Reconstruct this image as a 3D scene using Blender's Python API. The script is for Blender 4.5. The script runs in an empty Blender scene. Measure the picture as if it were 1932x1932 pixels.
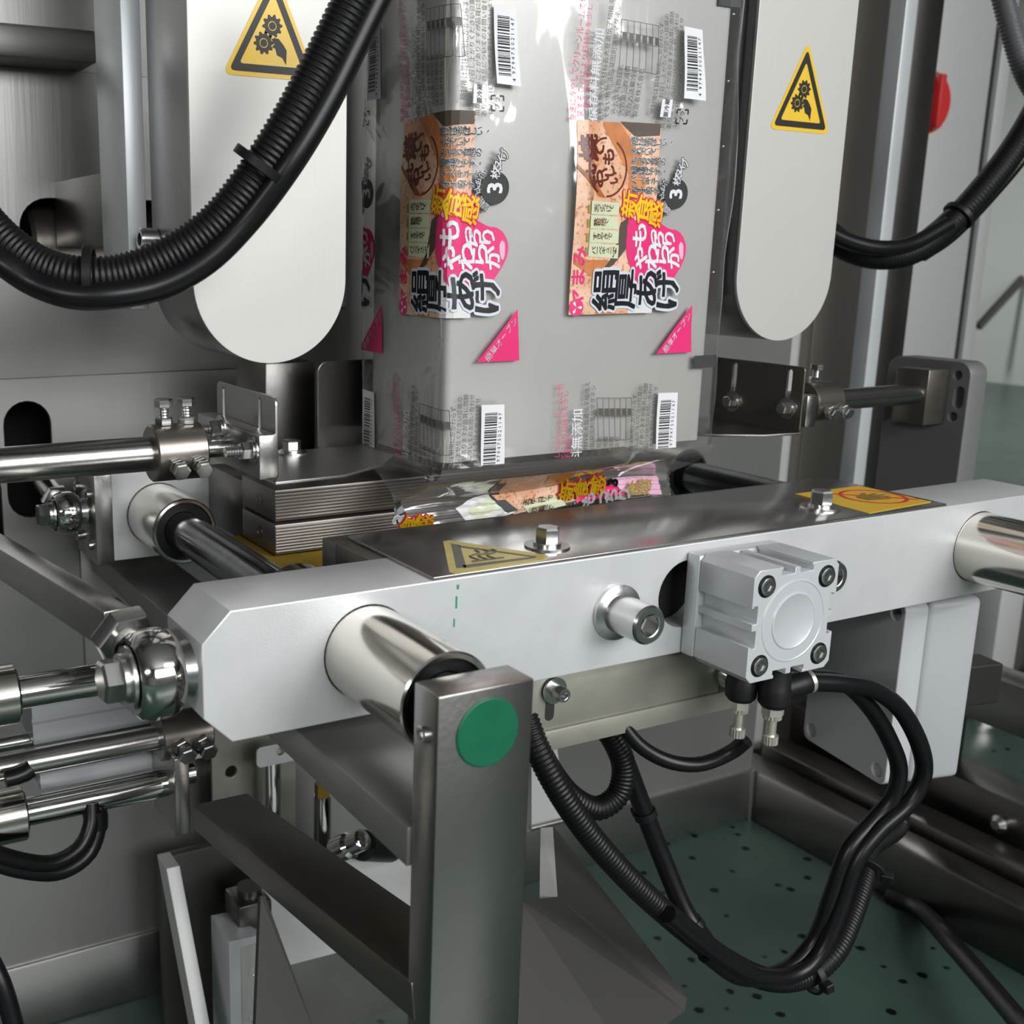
import bpy, bmesh, math, random
from mathutils import Vector, Matrix
import numpy as np
random.seed(7)
SC = bpy.context.scene
COL = SC.collection
# ------------------------------------------------------------------ camera
CM = ((0.8944289383, -0.4471945918, 0.0037244263), (-0.0981140681, -0.2043484842, -0.9739688530), (0.4363146845, 0.8707805086, -0.2266512784))
FPX, CX, CY = 2139.363, 623.153, 966.0
CAM = Vector((-0.2063, -0.5724, 1.2001))
cam = bpy.data.cameras.new('camera'); camo = bpy.data.objects.new('camera', cam); COL.objects.link(camo)
cam.sensor_width = 36; cam.lens = FPX / 1932 * 36; cam.shift_x = (966 - CX) / 1932; cam.clip_start = .01; cam.clip_end = 60
R = Matrix(((CM[0][0], -CM[1][0], -CM[2][0]), (CM[0][1], -CM[1][1], -CM[2][1]), (CM[0][2], -CM[1][2], -CM[2][2])))
camo.matrix_world = Matrix.Translation(CAM) @ R.to_4x4()
cam.dof.use_dof = True; cam.dof.focus_distance = .84; cam.dof.aperture_fstop = 11
SC.camera = camo
def at(x, y, X=None, Y=None, Z=None):
    """the point where the line of sight through photo pixel (x, y) meets a plane of the place"""
    c = ((x - CX) / FPX, (y - CY) / FPX, 1.0)
    d = Vector([sum(CM[r][k] * c[r] for r in range(3)) for k in range(3)])
    i, v = (0, X) if X is not None else ((1, Y) if Y is not None else (2, Z))
    return CAM + d * ((v - CAM[i]) / d[i])
# ------------------------------------------------------------------ world, light, exposure
FLOOR = .359
w = bpy.data.worlds.new('world'); SC.world = w; w.use_nodes = True
w.node_tree.nodes['Background'].inputs[0].default_value = (.62, .66, .68, 1)
w.node_tree.nodes['Background'].inputs[1].default_value = .25
SC.view_settings.view_transform = 'Standard'; SC.view_settings.look = 'None'
SC.view_settings.exposure = 0.2; SC.view_settings.gamma = 1; SC.view_settings.use_curve_mapping = False
def area(name, loc, aim, sx, sy, power, col=(1, .985, .96)):
    l = bpy.data.lights.new(name, 'AREA'); l.shape = 'RECTANGLE'; l.size = sx; l.size_y = sy; l.energy = power; l.color = col
    o = bpy.data.objects.new(name, l); COL.objects.link(o); o.location = loc
    o.rotation_euler = (Vector(aim) - Vector(loc)).to_track_quat('-Z', 'Y').to_euler(); return o
KEYS = [((1.35, -2.3, 2.7), 1.2, .3, 30), ((-2.2, -1.7, 1.95), 1.2, .25, 44), ((.4, 2.4, 2.75), 1.2, .25, 10), ((4.2, 3.9, 2.75), 1.2, .25, 80)]  # left entry is added side fill, far right one added to brighten the wall
for k, (loc, sx, sy, pw) in enumerate(KEYS):
    area('tube_light', loc, (loc[0] , loc[1] + (.5 if k == 0 else 0), 0), sx, sy, pw)
area('added_front_light', (.7, -3.40, 2.2), (.7, 0, 2.2), 3.4, 1.1, 112, (.98, .99, 1))  # soft front light, added for bright front faces and film glare
cy = SC.cycles; cy.use_adaptive_sampling = True; cy.adaptive_threshold = .04; cy.use_denoising = True; cy.max_bounces = 8; cy.diffuse_bounces = 3; cy.glossy_bounces = 4; cy.transparent_max_bounces = 14; cy.caustics_reflective = False; cy.caustics_refractive = False
# ------------------------------------------------------------------ materials
MATS = {}
def mat(name, col, rough=.5, metal=0., bump=0., bscale=60., stretch=None, var=0., vscale=8., coat=0., ior=1.5, spec=.5):
    if name in MATS: return MATS[name]
    m = bpy.data.materials.new(name); m.use_nodes = True; nt = m.node_tree; b = nt.nodes['Principled BSDF']
    b.inputs['Base Color'].default_value = (*col, 1); b.inputs['Roughness'].default_value = rough; b.inputs['Metallic'].default_value = metal
    b.inputs['IOR'].default_value = ior; b.inputs['Specular IOR Level'].default_value = spec; b.inputs['Coat Weight'].default_value = coat
    if bump or var:
        tc = nt.nodes.new('ShaderNodeTexCoord'); mp = nt.nodes.new('ShaderNodeMapping'); nt.links.new(tc.outputs['Object'], mp.inputs[0])
        if stretch: mp.inputs['Scale'].default_value = stretch
    if bump:
        n = nt.nodes.new('ShaderNodeTexNoise'); n.inputs['Scale'].default_value = bscale; n.inputs['Detail'].default_value = 3
        bp = nt.nodes.new('ShaderNodeBump'); bp.inputs['Strength'].default_value = bump; bp.inputs['Distance'].default_value = .001
        nt.links.new(mp.outputs[0], n.inputs[0]); nt.links.new(n.outputs[0], bp.inputs['Height']); nt.links.new(bp.outputs[0], b.inputs['Normal'])
    if var:
        n2 = nt.nodes.new('ShaderNodeTexNoise'); n2.inputs['Scale'].default_value = vscale; n2.inputs['Detail'].default_value = 5
        nt.links.new((mp if stretch else tc).outputs[0 if stretch else 'Object'], n2.inputs[0])
        rp = nt.nodes.new('ShaderNodeMapRange'); rp.inputs[1].default_value = .3; rp.inputs[2].default_value = .7
        rp.inputs[3].default_value = 1 - var; rp.inputs[4].default_value = 1 + var
        nt.links.new(n2.outputs[0], rp.inputs[0])
        mx = nt.nodes.new('ShaderNodeMix'); mx.data_type = 'RGBA'; mx.blend_type = 'MULTIPLY'; mx.inputs[0].default_value = 1
        mx.inputs[6].default_value = (*col, 1); nt.links.new(rp.outputs[0], mx.inputs[7]); nt.links.new(mx.outputs[2], b.inputs['Base Color'])
    MATS[name] = m; return m
M = {
 'alu': mat('sandblasted_aluminium', (.72, .735, .74), .44, .45, .12, 900, var=.05, vscale=25),
 'alu2': mat('clear_anodised_aluminium', (.62, .645, .67), .38, .3, .05, 900),
 'steel': mat('satin_stainless', (.43, .425, .41), .34, 1., .10, 300, (1, 1, .04), .10, 6),
 'steelx': mat('brushed_stainless_lengthwise', (.52, .515, .50), .36, 1., .10, 300, (.04, 1, 1), .10, 6),
 'cover': mat('brushed_cover_steel', (.57, .56, .535), .50, .35, .08, 400, (1, 1, .03), .05, 5),
 'post': mat('milled_steel', (.37, .36, .345), .28, 1., .08, 300, var=.08, vscale=14),
 'chrome': mat('polished_chrome', (.70, .68, .65), .10, 1.),
 'bushm': mat('nickel_sleeve', (.66, .63, .58), .16, 1., .02, 200),
 'rodm': mat('ground_rod', (.50, .49, .47), .22, 1., .05, 400),
 'bolt': mat('zinc_bolt', (.58, .58, .57), .26, 1.),
 'darkm': mat('dark_guide_shaft', (.16, .165, .175), .16, 1., var=.2, vscale=40),
 'brown': mat('bronze_tinted_steel', (.24, .215, .19), .32, .9, .08, 300, (1, 1, .05), .15, 9),
 'jaw': mat('sealing_jaw_steel', (.24, .22, .20), .42, .85),
 'black': mat('black_plastic', (.008, .008, .009), .45, spec=.3),
 'hose': mat('black_corrugated_pipe', (.006, .006, .007), .42, spec=.3),
 'cable': mat('black_cable', (.005, .005, .006), .34, spec=.35),
 'belt': mat('dark_belt_rubber', (.006, .007, .010), .5),
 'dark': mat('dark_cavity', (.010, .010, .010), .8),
 'grey': mat('grey_abs', (.50, .515, .53), .45),
 'greyl': mat('light_grey_abs', (.40, .415, .43), .45),
 'white': mat('white_plastic', (.62, .63, .62), .5, var=.05, vscale=20),
 'yellow': mat('yellow_sticker', (.80, .52, .035), .38),
 'paleyellow': mat('worn_yellow_sticker', (.62, .50, .12), .35, var=.12, vscale=40),
 'amber': mat('amber_insulation_board', (.52, .34, .045), .5, var=.2, vscale=30),
 'ink': mat('black_ink', (.012, .012, .012), .5),
 'greyink': mat('grey_ink', (.13, .12, .11), .5),
 'redink': mat('red_ink', (.62, .04, .03), .5),
 'greencap': mat('green_cap', (.004, .115, .055), .42, var=.12, vscale=60),
 'greenpen': mat('green_marker', (.02, .28, .17), .6),
 'red': mat('red_switch', (.55, .03, .03), .4),
 'nickel': mat('nickel_brass', (.72, .69, .60), .34, .8),
 'armm': mat('machined_arm_steel', (.27, .265, .255), .42, .55, .06, 300, var=.08, vscale=14),
 'mountm': mat('grey_painted_plate', (.17, .17, .172), .45, .2),
 'dsteel': mat('blackened_steel', (.055, .053, .05), .5, .15, spec=.3),
 'weld': mat('frame_steel', (.19, .18, .172), .33, 1., .08, 250, var=.1, vscale=10),
 'oxide': mat('oily_film', (.20, .13, .02), .35),
 'bracket': mat('aged_aluminium_plate', (.40, .39, .33), .45, .55, .05, 500, var=.14, vscale=18),
 'pale': mat('pale_panel', (.52, .53, .52), .5, .25),
}
# ------------------------------------------------------------------ mesh helpers
def V(*a): return Vector(a)
def finish(bm, name, m, parent=None, sharp=35, label=None):
    me = bpy.data.meshes.new(name)
    bmesh.ops.recalc_face_normals(bm, faces=bm.faces)
    bm.to_mesh(me); bm.free()
    return place(me, name, m, parent, sharp, label)
def place(me, name, m, parent=None, sharp=35, label=None):
    me.materials.clear(); me.materials.append(M[m] if isinstance(m, str) else m)
    if sharp is not None:
        me.polygons.foreach_set('use_smooth', [True] * len(me.polygons)); me.set_sharp_from_angle(angle=math.radians(sharp))
    o = bpy.data.objects.new(name, me); COL.objects.link(o)
    if parent is not None:
        o.parent = parent; o.matrix_parent_inverse = Matrix.Translation(-parent_loc(parent))
    if label: o['label'] = label
    return o
def parent_loc(p):
    return Vector(p['_w']) if '_w' in p else Vector((0, 0, 0))
def thing(name, label, cat, loc, group=None):
    o = bpy.data.objects.new(name, None); COL.objects.link(o); o.location = loc; o.empty_display_size = .02
    o['label'] = label; o['category'] = cat; o['_w'] = list(loc)
    if group: o['group'] = group
    return o
def tag(o, label, cat, group=None):
    o['label'] = label; o['category'] = cat
    if group: o['group'] = group
    return o
def struct(o): o['kind'] = 'structure'; return o
def frame(axis):
    a = Vector(axis).normalized(); u = V(0, 0, 1) if abs(a.z) < .9 else V(1, 0, 0)
    x = u.cross(a).normalized(); y = a.cross(x); return x, y, a
def box(bm, x0, x1, y0, y1, z0, z1, bev=0., seg=2, mtx=None):
    r = bmesh.ops.create_cube(bm, size=1)
    T = Matrix.Translation(((x0 + x1) / 2, (y0 + y1) / 2, (z0 + z1) / 2)) @ Matrix.Diagonal((abs(x1 - x0), abs(y1 - y0), abs(z1 - z0), 1))
    bmesh.ops.transform(bm, matrix=T, verts=r['verts'])
    vs = r['verts']
    if bev:
        es = list({e for v in vs for e in v.link_edges})
        rr = bmesh.ops.bevel(bm, geom=es, offset=bev, segments=seg, affect='EDGES', profile=.5)
        vs = list({v for f in rr['faces'] for v in f.verts} | {v for v in vs if v.is_valid})
    if mtx is not None:
        allv = set(); stack = [v for v in vs if v.is_valid]
        while stack:
            v = stack.pop()
            if v in allv: continue
            allv.add(v); stack += [e.other_vert(v) for e in v.link_edges]
        bmesh.ops.transform(bm, matrix=mtx, verts=list(allv))
    return bm
def lathe(bm, o, axis, prof, n=32, closed=False, phase=0.):
    """prof: (distance along axis, radius)"""
    x, y, a = frame(axis); o = Vector(o); rings = []
    for t, r in prof:
        if r <= 1e-6: rings.append([bm.verts.new(o + a * t)])
        else: rings.append([bm.verts.new(o + a * t + (x * math.cos(2 * math.pi * k / n + phase) + y * math.sin(2 * math.pi * k / n + phase)) * r) for k in range(n)])
    pr = list(zip(rings[:-1], rings[1:])) + ([(rings[-1], rings[0])] if closed else [])
    for A, B in pr:
        for k in range(n):
            k2 = (k + 1) % n
            if len(A) == 1 and len(B) == 1: break
            if len(A) == 1: bm.faces.new((A[0], B[k], B[k2]))
            elif len(B) == 1: bm.faces.new((A[k], A[k2], B[0]))
            else: bm.faces.new((A[k], A[k2], B[k2], B[k]))
    return bm
def cyl(bm, p0, p1, r, n=32, ch=0., r1=None):
    p0, p1 = Vector(p0), Vector(p1); L = (p1 - p0).length; r1 = r if r1 is None else r1
    pf = [(0, 0), (0, r - ch), (ch, r), (L - ch, r1), (L, r1 - ch), (L, 0)] if ch else [(0, 0), (0, r), (L, r1), (L, 0)]
    return lathe(bm, p0, p1 - p0, pf, n)
def sleeve(bm, p0, p1, r, ri, n=40, ch=.001):
    p0, p1 = Vector(p0), Vector(p1); L = (p1 - p0).length
    return lathe(bm, p0, p1 - p0, [(0, ri), (0, r - ch), (ch, r), (L - ch, r), (L, r - ch), (L, ri)], n, closed=True)
def catmull(pts, per=12):
    P = [Vector(p) for p in pts]; P = [P[0] * 2 - P[1]] + P + [P[-1] * 2 - P[-2]]; out = []
    for i in range(1, len(P) - 2):
        a, b, c, d = P[i - 1:i + 3]
        for k in range(per):
            t = k / per
            out.append(.5 * ((2 * b) + (c - a) * t + (2 * a - 5 * b + 4 * c - d) * t * t + (3 * b - a - 3 * c + d) * t ** 3))
    out.append(P[-2]); return out
def resample(pts, step):
    out = [pts[0]]; acc = 0.; 
    for a, b in zip(pts[:-1], pts[1:]):
        L = (b - a).length; t = step - acc
        while t <= L:
            out.append(a + (b - a) * (t / L)); t += step
        acc = (acc + L) % step if L else acc
    out.append(pts[-1]); return out
def sweep(bm, path, r, n=14, caps=True):
    """path: list of points, r: radius or function of index"""
    rings = []; prev = None
    for i, p in enumerate(path):
        t = (path[min(i + 1, len(path) - 1)] - path[max(i - 1, 0)]).normalized()
        if prev is None: x, y, _ = frame(t)
        else:
            x = (prev - t * prev.dot(t)).normalized(); y = t.cross(x)
        prev = x; rr = r(i) if callable(r) else r
        rings.append([bm.verts.new(p + (x * math.cos(2 * math.pi * k / n) + y * math.sin(2 * math.pi * k / n)) * rr) for k in range(n)])
    for A, B in zip(rings[:-1], rings[1:]):
        for k in range(n): bm.faces.new((A[k], A[(k + 1) % n], B[(k + 1) % n], B[k]))
    if caps: bm.faces.new(rings[0]); bm.faces.new(rings[-1])
    return bm
def hosepts(px, per=14): return catmull([p if isinstance(p, Vector) else at(p[0], p[1], Y=p[2]) for p in px], per)
def corrugated(path, r, pitch=.0045):
    p = resample(path, pitch / 4); bm = bmesh.new()
    return sweep(bm, p, lambda i: r if i % 4 in (1, 2) else r * .915, 20)
def poly2mesh(outline, holes, th, bev=0.):
    """flat plate with holes: outline in its own x, y; th thick about z = 0"""
    c = bpy.data.curves.new('plate', 'CURVE'); c.dimensions = '2D'; c.fill_mode = 'BOTH'; c.extrude = th / 2 - bev; c.bevel_depth = bev; c.bevel_resolution = 1; c.offset = -bev
    for pl in [outline] + list(holes):
        s = c.splines.new('POLY'); s.points.add(len(pl) - 1); s.use_cyclic_u = True
        for q, (x, y) in zip(s.points, pl): q.co = (x, y, 0, 1)
    o = bpy.data.objects.new('plate', c); COL.objects.link(o); dg = bpy.context.evaluated_depsgraph_get()
    me = bpy.data.meshes.new_from_object(o.evaluated_get(dg)); bpy.data.objects.remove(o); bpy.data.curves.remove(c); return me
def plate(name, outline, holes, th, m, parent, org, ux, uy, bev=.0006, sharp=35, label=None):
    """plate whose own x, y run along ux, uy from org"""
    me = poly2mesh(outline, holes, th, bev); ux, uy = Vector(ux).normalized(), Vector(uy).normalized(); uz = ux.cross(uy)
    T = Matrix((ux, uy, uz)).transposed().to_4x4(); T.translation = Vector(org); me.transform(T)
    return place(me, name, m, parent, sharp, label)
def circ(cx, cy, r, n=28, a0=0., a1=2 * math.pi): return [(cx + r * math.cos(a0 + (a1 - a0) * k / n), cy + r * math.sin(a0 + (a1 - a0) * k / n)) for k in range(n)]
def slot(cx, cy, wdt, hgt, n=10):
    r = min(wdt, hgt) / 2; v = hgt > wdt; d = (max(wdt, hgt) / 2 - r); out = []
    for s, a0 in ((1, 0), (-1, math.pi)) if v else ((1, -math.pi / 2), (-1, math.pi / 2)):
        for k in range(n + 1):
            a = a0 + math.pi * k / n; out.append((cx + (0 if v else s * d) + r * math.cos(a), cy + (s * d if v else 0) + r * math.sin(a)))
    return out
def rrect(x0, x1, y0, y1, r, n=6):
    out = []
    for cx, cy, a0 in ((x1 - r, y1 - r, 0), (x0 + r, y1 - r, 90), (x0 + r, y0 + r, 180), (x1 - r, y0 + r, 270)):
        for k in range(n + 1):
            a = math.radians(a0 + 90 * k / n); out.append((cx + r * math.cos(a), cy + r * math.sin(a)))
    return out
def hexbolt(name, p, axis, r, h, parent, washer=True, m='bolt', stud=0., rot=.3, nut=False, wr=None):
    """hexagon head bolt seated at p, its head rising along axis"""
    bm = bmesh.new(); a = Vector(axis).normalized(); p = Vector(p); t = 0
    if washer:
        W = wr or r * 1.45; lathe(bm, p, a, [(0, 0), (0, W), (h * .16, W), (h * .16, 0)], 28)
        lathe(bm, p + a * h * .16, a, [(0, 0), (0, r * 1.12), (h * .2, r * 1.12), (h * .2, 0)], 24); t = h * .36
    if stud: lathe(bm, p + a * t, a, [(0, 0), (0, r * .55)] + [(stud * k / 12, r * (.55 if k % 2 else .5)) for k in range(1, 13)], 18)
    if nut: lathe(bm, p, a, [(0, 0), (0, r * .95), (h * .1, r), (h * .75, r), (h * .85, r * .9), (h * .85, 0)], 6, phase=rot + .2)
    q = p + a * (t + stud); lathe(bm, q, a, [(0, 0), (0, r * .96), (h * .08, r), (h * .86, r), (h, r * .86), (h, 0)], 6, phase=rot)
    return finish(bm, name, m, parent, 30)
def capscrew(name, p, axis, r, h, parent, m='bolt', washer=0., sunk=False):
    """socket head screw with a real hexagon recess"""
    bm = bmesh.new(); a = Vector(axis).normalized(); p = Vector(p); t = 0
    if washer: lathe(bm, p, a, [(0, 0), (0, washer), (h * .18, washer), (h * .18, 0)], 32); t = h * .18
    q = p + a * t
    lathe(bm, q, a, [(0, r), (h * .9, r), (h, r * .9), (h, r * .62)], 36)
    lathe(bm, q, a, [(h, r * .62), (h * .98, r * .56)], 36)
    lathe(bm, q, a, [(h * .98, r * .58), (h * .45, r * .55), (h * .45, 0)], 6)
    return finish(bm, name, m, parent, 30)
def knob_ring(bm, o, a, r, h, n=36):
    x, y, a = frame(a); o = Vector(o); rings = []
    for t in (0, h):
        rings.append([bm.verts.new(o + a * t + (x * math.cos(2 * math.pi * k / n) + y * math.sin(2 * math.pi * k / n)) * r * (1 if k % 2 else .93)) for k in range(n)])
    for k in range(n): bm.faces.new((rings[0][k], rings[0][(k + 1) % n], rings[1][(k + 1) % n], rings[1][k]))
    bm.faces.new(rings[0]); bm.faces.new(rings[1])
def tie(name, path, i, r, parent, tail=True):
    """cable tie round a bundle at point i of a path"""
    p = path[i]; t = (path[i + 1] - path[i - 1]).normalized(); bm = bmesh.new()
    sleeve(bm, p - t * .003, p + t * .003, r, r * .86, 28, .0004)
    x, y, a = frame(t); mt = Matrix((x, y, a)).transposed().to_4x4(); mt.translation = p
    box(bm, r * .75, r * 1.35, -.004, .004, -.004, .004, .0008, 1, mt)
    return finish(bm, name, 'black', parent)
def quadplate(name, pts, th, m, parent=None, label=None):
    """flat sheet through corner points, th thick (towards the back)"""
    P = [Vector(p) for p in pts]; n = (P[1] - P[0]).cross(P[2] - P[0]).normalized()
    if n.y < 0: n = -n
    bm = bmesh.new(); A = [bm.verts.new(p) for p in P]; B = [bm.verts.new(p + n * th) for p in P]
    bm.faces.new(A); bm.faces.new(B[::-1])
    for k in range(len(P)): bm.faces.new((A[k], A[(k + 1) % len(P)], B[(k + 1) % len(P)], B[k]))
    return finish(bm, name, m, parent, 20, label)
# ------------------------------------------------------------------ the room
def floor_mat():
    m = bpy.data.materials.new('mint_epoxy_floor'); m.use_nodes = True; nt = m.node_tree; b = nt.nodes['Principled BSDF']
    tc = nt.nodes.new('ShaderNodeTexCoord'); vo = nt.nodes.new('ShaderNodeTexVoronoi'); vo.inputs['Scale'].default_value = 34
    vo2 = nt.nodes.new('ShaderNodeTexNoise'); vo2.inputs['Scale'].default_value = 5; vo2.inputs['Detail'].default_value = 4
    wn = nt.nodes.new('ShaderNodeTexNoise'); wn.inputs['Scale'].default_value = 160
    ad = nt.nodes.new('ShaderNodeMath'); ad.operation = 'MULTIPLY_ADD'; ad.inputs[1].default_value = .16
    nt.links.new(wn.outputs[0], ad.inputs[0]); nt.links.new(vo.outputs['Distance'], ad.inputs[2])
    cr = nt.nodes.new('ShaderNodeValToRGB'); e = cr.color_ramp.elements; e[0].position = .25; e[0].color = (.004, .008, .007, 1); e[1].position = .31; e[1].color = (1, 1, 1, 1)
    cm = nt.nodes.new('ShaderNodeValToRGB'); f = cm.color_ramp.elements; f[0].position = .35; f[0].color = (.04, .07, .058, 1); f[1].position = .7; f[1].color = (.06, .10, .083, 1)
    # only about half of the cells carry a speck
    sw = nt.nodes.new('ShaderNodeSeparateColor'); nt.links.new(vo.outputs['Color'], sw.inputs[0])
    gt = nt.nodes.new('ShaderNodeMath'); gt.operation = 'GREATER_THAN'; gt.inputs[1].default_value = .42; nt.links.new(sw.outputs[0], gt.inputs[0])
    mx0 = nt.nodes.new('ShaderNodeMix'); mx0.data_type = 'RGBA'; mx0.inputs[6].default_value = (1, 1, 1, 1); nt.links.new(gt.outputs[0], mx0.inputs[0]); nt.links.new(cr.outputs[0], mx0.inputs[7])
    mx = nt.nodes.new('ShaderNodeMix'); mx.data_type = 'RGBA'; mx.blend_type = 'MULTIPLY'; mx.inputs[0].default_value = 1
    for n in (vo, vo2, wn): nt.links.new(tc.outputs['Object'], n.inputs['Vector'])
    nt.links.new(ad.outputs[0], cr.inputs[0]); nt.links.new(vo2.outputs[0], cm.inputs[0]); nt.links.new(cm.outputs[0], mx.inputs[6]); nt.links.new(mx0.outputs[2], mx.inputs[7])
    nt.links.new(mx.outputs[2], b.inputs['Base Color']); b.inputs['Roughness'].default_value = .3; b.inputs['Specular IOR Level'].default_value = .25; return m
YW = 5.2
bm = bmesh.new(); box(bm, -5, 7, -3.5, YW + .2, FLOOR - .1, FLOOR); struct(finish(bm, 'floor', floor_mat(), None, None))
wallm = mat('pale_green_wall', (.50, .53, .51), .6, var=.04, vscale=.8); greyw = mat('grey_room_wall', (.24, .24, .24), .7)
bm = bmesh.new(); box(bm, -5, 7, YW, YW + .2, FLOOR, 3.3); struct(finish(bm, 'wall_back', wallm, None, None))
bm = bmesh.new(); box(bm, 7, 7.2, -3.5, YW + .2, FLOOR, 3.3); struct(finish(bm, 'wall_right', wallm, None, None))
bm = bmesh.new(); box(bm, -5.2, -5, -3.5, YW + .2, FLOOR, 3.3); struct(finish(bm, 'wall_left', greyw, None, None))
bm = bmesh.new(); box(bm, -5, 7, -3.7, -3.5, FLOOR, 3.3); struct(finish(bm, 'wall_front', greyw, None, None))
bm = bmesh.new(); box(bm, -5, 7, -3.5, YW, 3.1, 3.3); struct(finish(bm, 'ceiling', mat('ceiling_paint', (.30, .30, .30), .8), None, None))
bm = bmesh.new(); box(bm, -5, 7, YW - .03, YW - .002, FLOOR, FLOOR + .32); struct(finish(bm, 'baseboard_back', mat('dark_green_skirting', (.03, .055, .045), .4), None, None))
bm = bmesh.new()
for x0, x1, z0, z1 in ((-1.06, 2.46, 1.59, 1.65), (-1.06, 2.46, 2.75, 2.81), (-1.06, -1., 1.65, 2.75), (2.4, 2.46, 1.65, 2.75), (.68, .72, 1.65, 2.75)): box(bm, x0, x1, -3.499, -3.42, z0, z1)
wf = struct(finish(bm, 'added_window', 'white', None, None))  # unseen window, added to carry the front light
bm = bmesh.new(); box(bm, -1, 2.4, -3.47, -3.46, 1.65, 2.75); wp = finish(bm, 'added_window_pane', mat('frosted_pane', (.7, .75, .8), .5), wf, None)
lampw = bpy.data.materials.new('lamp_tube'); lampw.use_nodes = True; lampw.node_tree.nodes['Principled BSDF'].inputs['Emission Color'].default_value = (1, .985, .95, 1); lampw.node_tree.nodes['Principled BSDF'].inputs['Emission Strength'].default_value = 4
names = ['nearest the machine front', 'low at the left, added as side fill', 'above the machine rear', 'far to the right, added to brighten the wall']
for (loc, sx, sy, pw), nm in zip(KEYS, names):
    t = thing('ceiling_light', 'white twin tube ceiling light hanging ' + nm, 'light', (loc[0], loc[1], loc[2] + .02), 'ceiling lights')
    bm = bmesh.new(); box(bm, loc[0] - sx / 2, loc[0] + sx / 2, loc[1] - sy / 2, loc[1] + sy / 2, loc[2] + .03, loc[2] + .09, .005); finish(bm, 'housing', 'white', t)
    for s in (-1, 1):
        bm = bmesh.new(); cyl(bm, (loc[0] - sx / 2 + .03, loc[1] + s * sy * .25, loc[2] + .018), (loc[0] + sx / 2 - .03, loc[1] + s * sy * .25, loc[2] + .018), .013, 16); finish(bm, 'tube', lampw, t)
        bm = bmesh.new(); cyl(bm, (loc[0] + s * sx * .4, loc[1], loc[2] + .09), (loc[0] + s * sx * .4, loc[1], 3.1), .006, 10); finish(bm, 'hanger', 'white', t)
# ------------------------------------------------------------------ machine housing behind everything
XC = .3932                      # centre line of the machine
BY = .55                        # back panel
t = thing('machine_back_panel', 'large grey brushed steel machine panel behind the jaws, with dark slotted openings', 'panel', (XC, BY, FLOOR))
def bx(px, py): p = at(px, py, Y=BY); return (p.x, p.z)
hol = [slot(*[(a + b) / 2 for a, b in zip(bx(10, 757), bx(100, 975))], .046, .117)]
hol.append([(x - .052, z - .062) for x, z in slot(*[(a + b) / 2 for a, b in zip(bx(10, 757), bx(100, 975))], .046, .117)])
hx0, hz0 = bx(38, 470); hx1, hz1 = bx(110, 375); hol.append(rrect(hx0, hx0 + .2, hz0 - .05, hz1, .028))
a, b = bx(541, 690), bx(580, 850); hol.append(rrect(a[0], b[0], b[1], a[1], .002))
plate('panel', [(-.75, .44), (1.066, .44), (1.066, 1.95), (-.75, 1.95)], hol, .006, mat('panel_steel', (.42, .415, .40), .40, .8, .10, 250, (1, 1, .03), .14, 4), t, (0, BY + .003, 0), (1, 0, 0), (0, 0, 1))
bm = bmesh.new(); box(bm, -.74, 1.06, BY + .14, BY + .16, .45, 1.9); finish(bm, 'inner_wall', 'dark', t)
# upper housing folds seen at the top left: a protruding lip and a thinner sheet below it
za, zb = at(90, 52, Y=.50).z, at(90, 115, Y=.50).z
bm = bmesh.new(); box(bm, -.75, at(187, 100, Y=.49).x, .492, BY - .001, zb, za, .004); finish(bm, 'lip', 'steelx', t)
zs = at(0, 715, Y=BY).z
plate('upper_sheet', [(-.75, zs), (.245, zs), (.245, zb - .0005), (-.75, zb - .0005)], [hol[2]], .0035, mat('upper_sheet_steel', (.33, .325, .315), .36, .9, .10, 250, (1, 1, .03), .14, 4), t, (0, BY - .0022, 0), (1, 0, 0), (0, 0, 1), .0006)
# drum in the round opening
bm = bmesh.new(); zc = (hz0 - .05 + hz1) / 2 + .004
lathe(bm, (hx0 + .014, BY + .045, zc), (1, 0, 0), [(0, 0), (0, .036), (.004, .040), (.05, .040), (.052, .044), (.058, .044), (.06, .040), (.16, .040), (.16, 0)], 40); finish(bm, 'drive_drum', 'brown', t)
bm = bmesh.new(); box(bm, -.75, 1.15, .02, .75, 1.96, 2.5, .01); finish(bm, 'unseen_shade_housing', 'steelx', t)  # out of view, added to shade top faces and darken their reflections
# base frame rails on the floor
t = thing('base_frame', 'dark steel base frame of rails standing on the mint floor', 'frame', (XC, .5, FLOOR))
bm = bmesh.new(); box(bm, -.75, 1.066, BY - .004, BY + .04, FLOOR, .4407, .003); finish(bm, 'rear_rail', 'steelx', t)
bm = bmesh.new(); box(bm, 1.066, 1.115, -.9, BY + .04, FLOOR, .4407, .004); finish(bm, 'side_rail', 'weld', t)
bm = bmesh.new(); box(bm, 1.128, 1.18, -.9, BY + .04, FLOOR, .452, .004); finish(bm, 'side_rail', 'weld', t)
bm = bmesh.new(); box(bm, 1.20, 1.27, -.9, BY + .2, .43, .50, .005); finish(bm, 'upper_rail', 'weld', t)
bm = bmesh.new(); box(bm, 1.20, 1.26, -.9, 1.2, .585, .655, .008); finish(bm, 'upper_rail', 'post', t)
for y in (-.2, .25):
    bm = bmesh.new(); lathe(bm, (1.19, y, .465), (-1, 0, 0), [(-.01, 0), (-.01, .012), (0, .012), (.006, .006), (.006, 0)], 16); finish(bm, 'rail_bolt', 'bolt', t)
for y in (.35, 1.05):
    bm = bmesh.new(); box(bm, 1.205, 1.255, y, y + .05, FLOOR, .6, .004); finish(bm, 'upright', 'weld', t)
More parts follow.
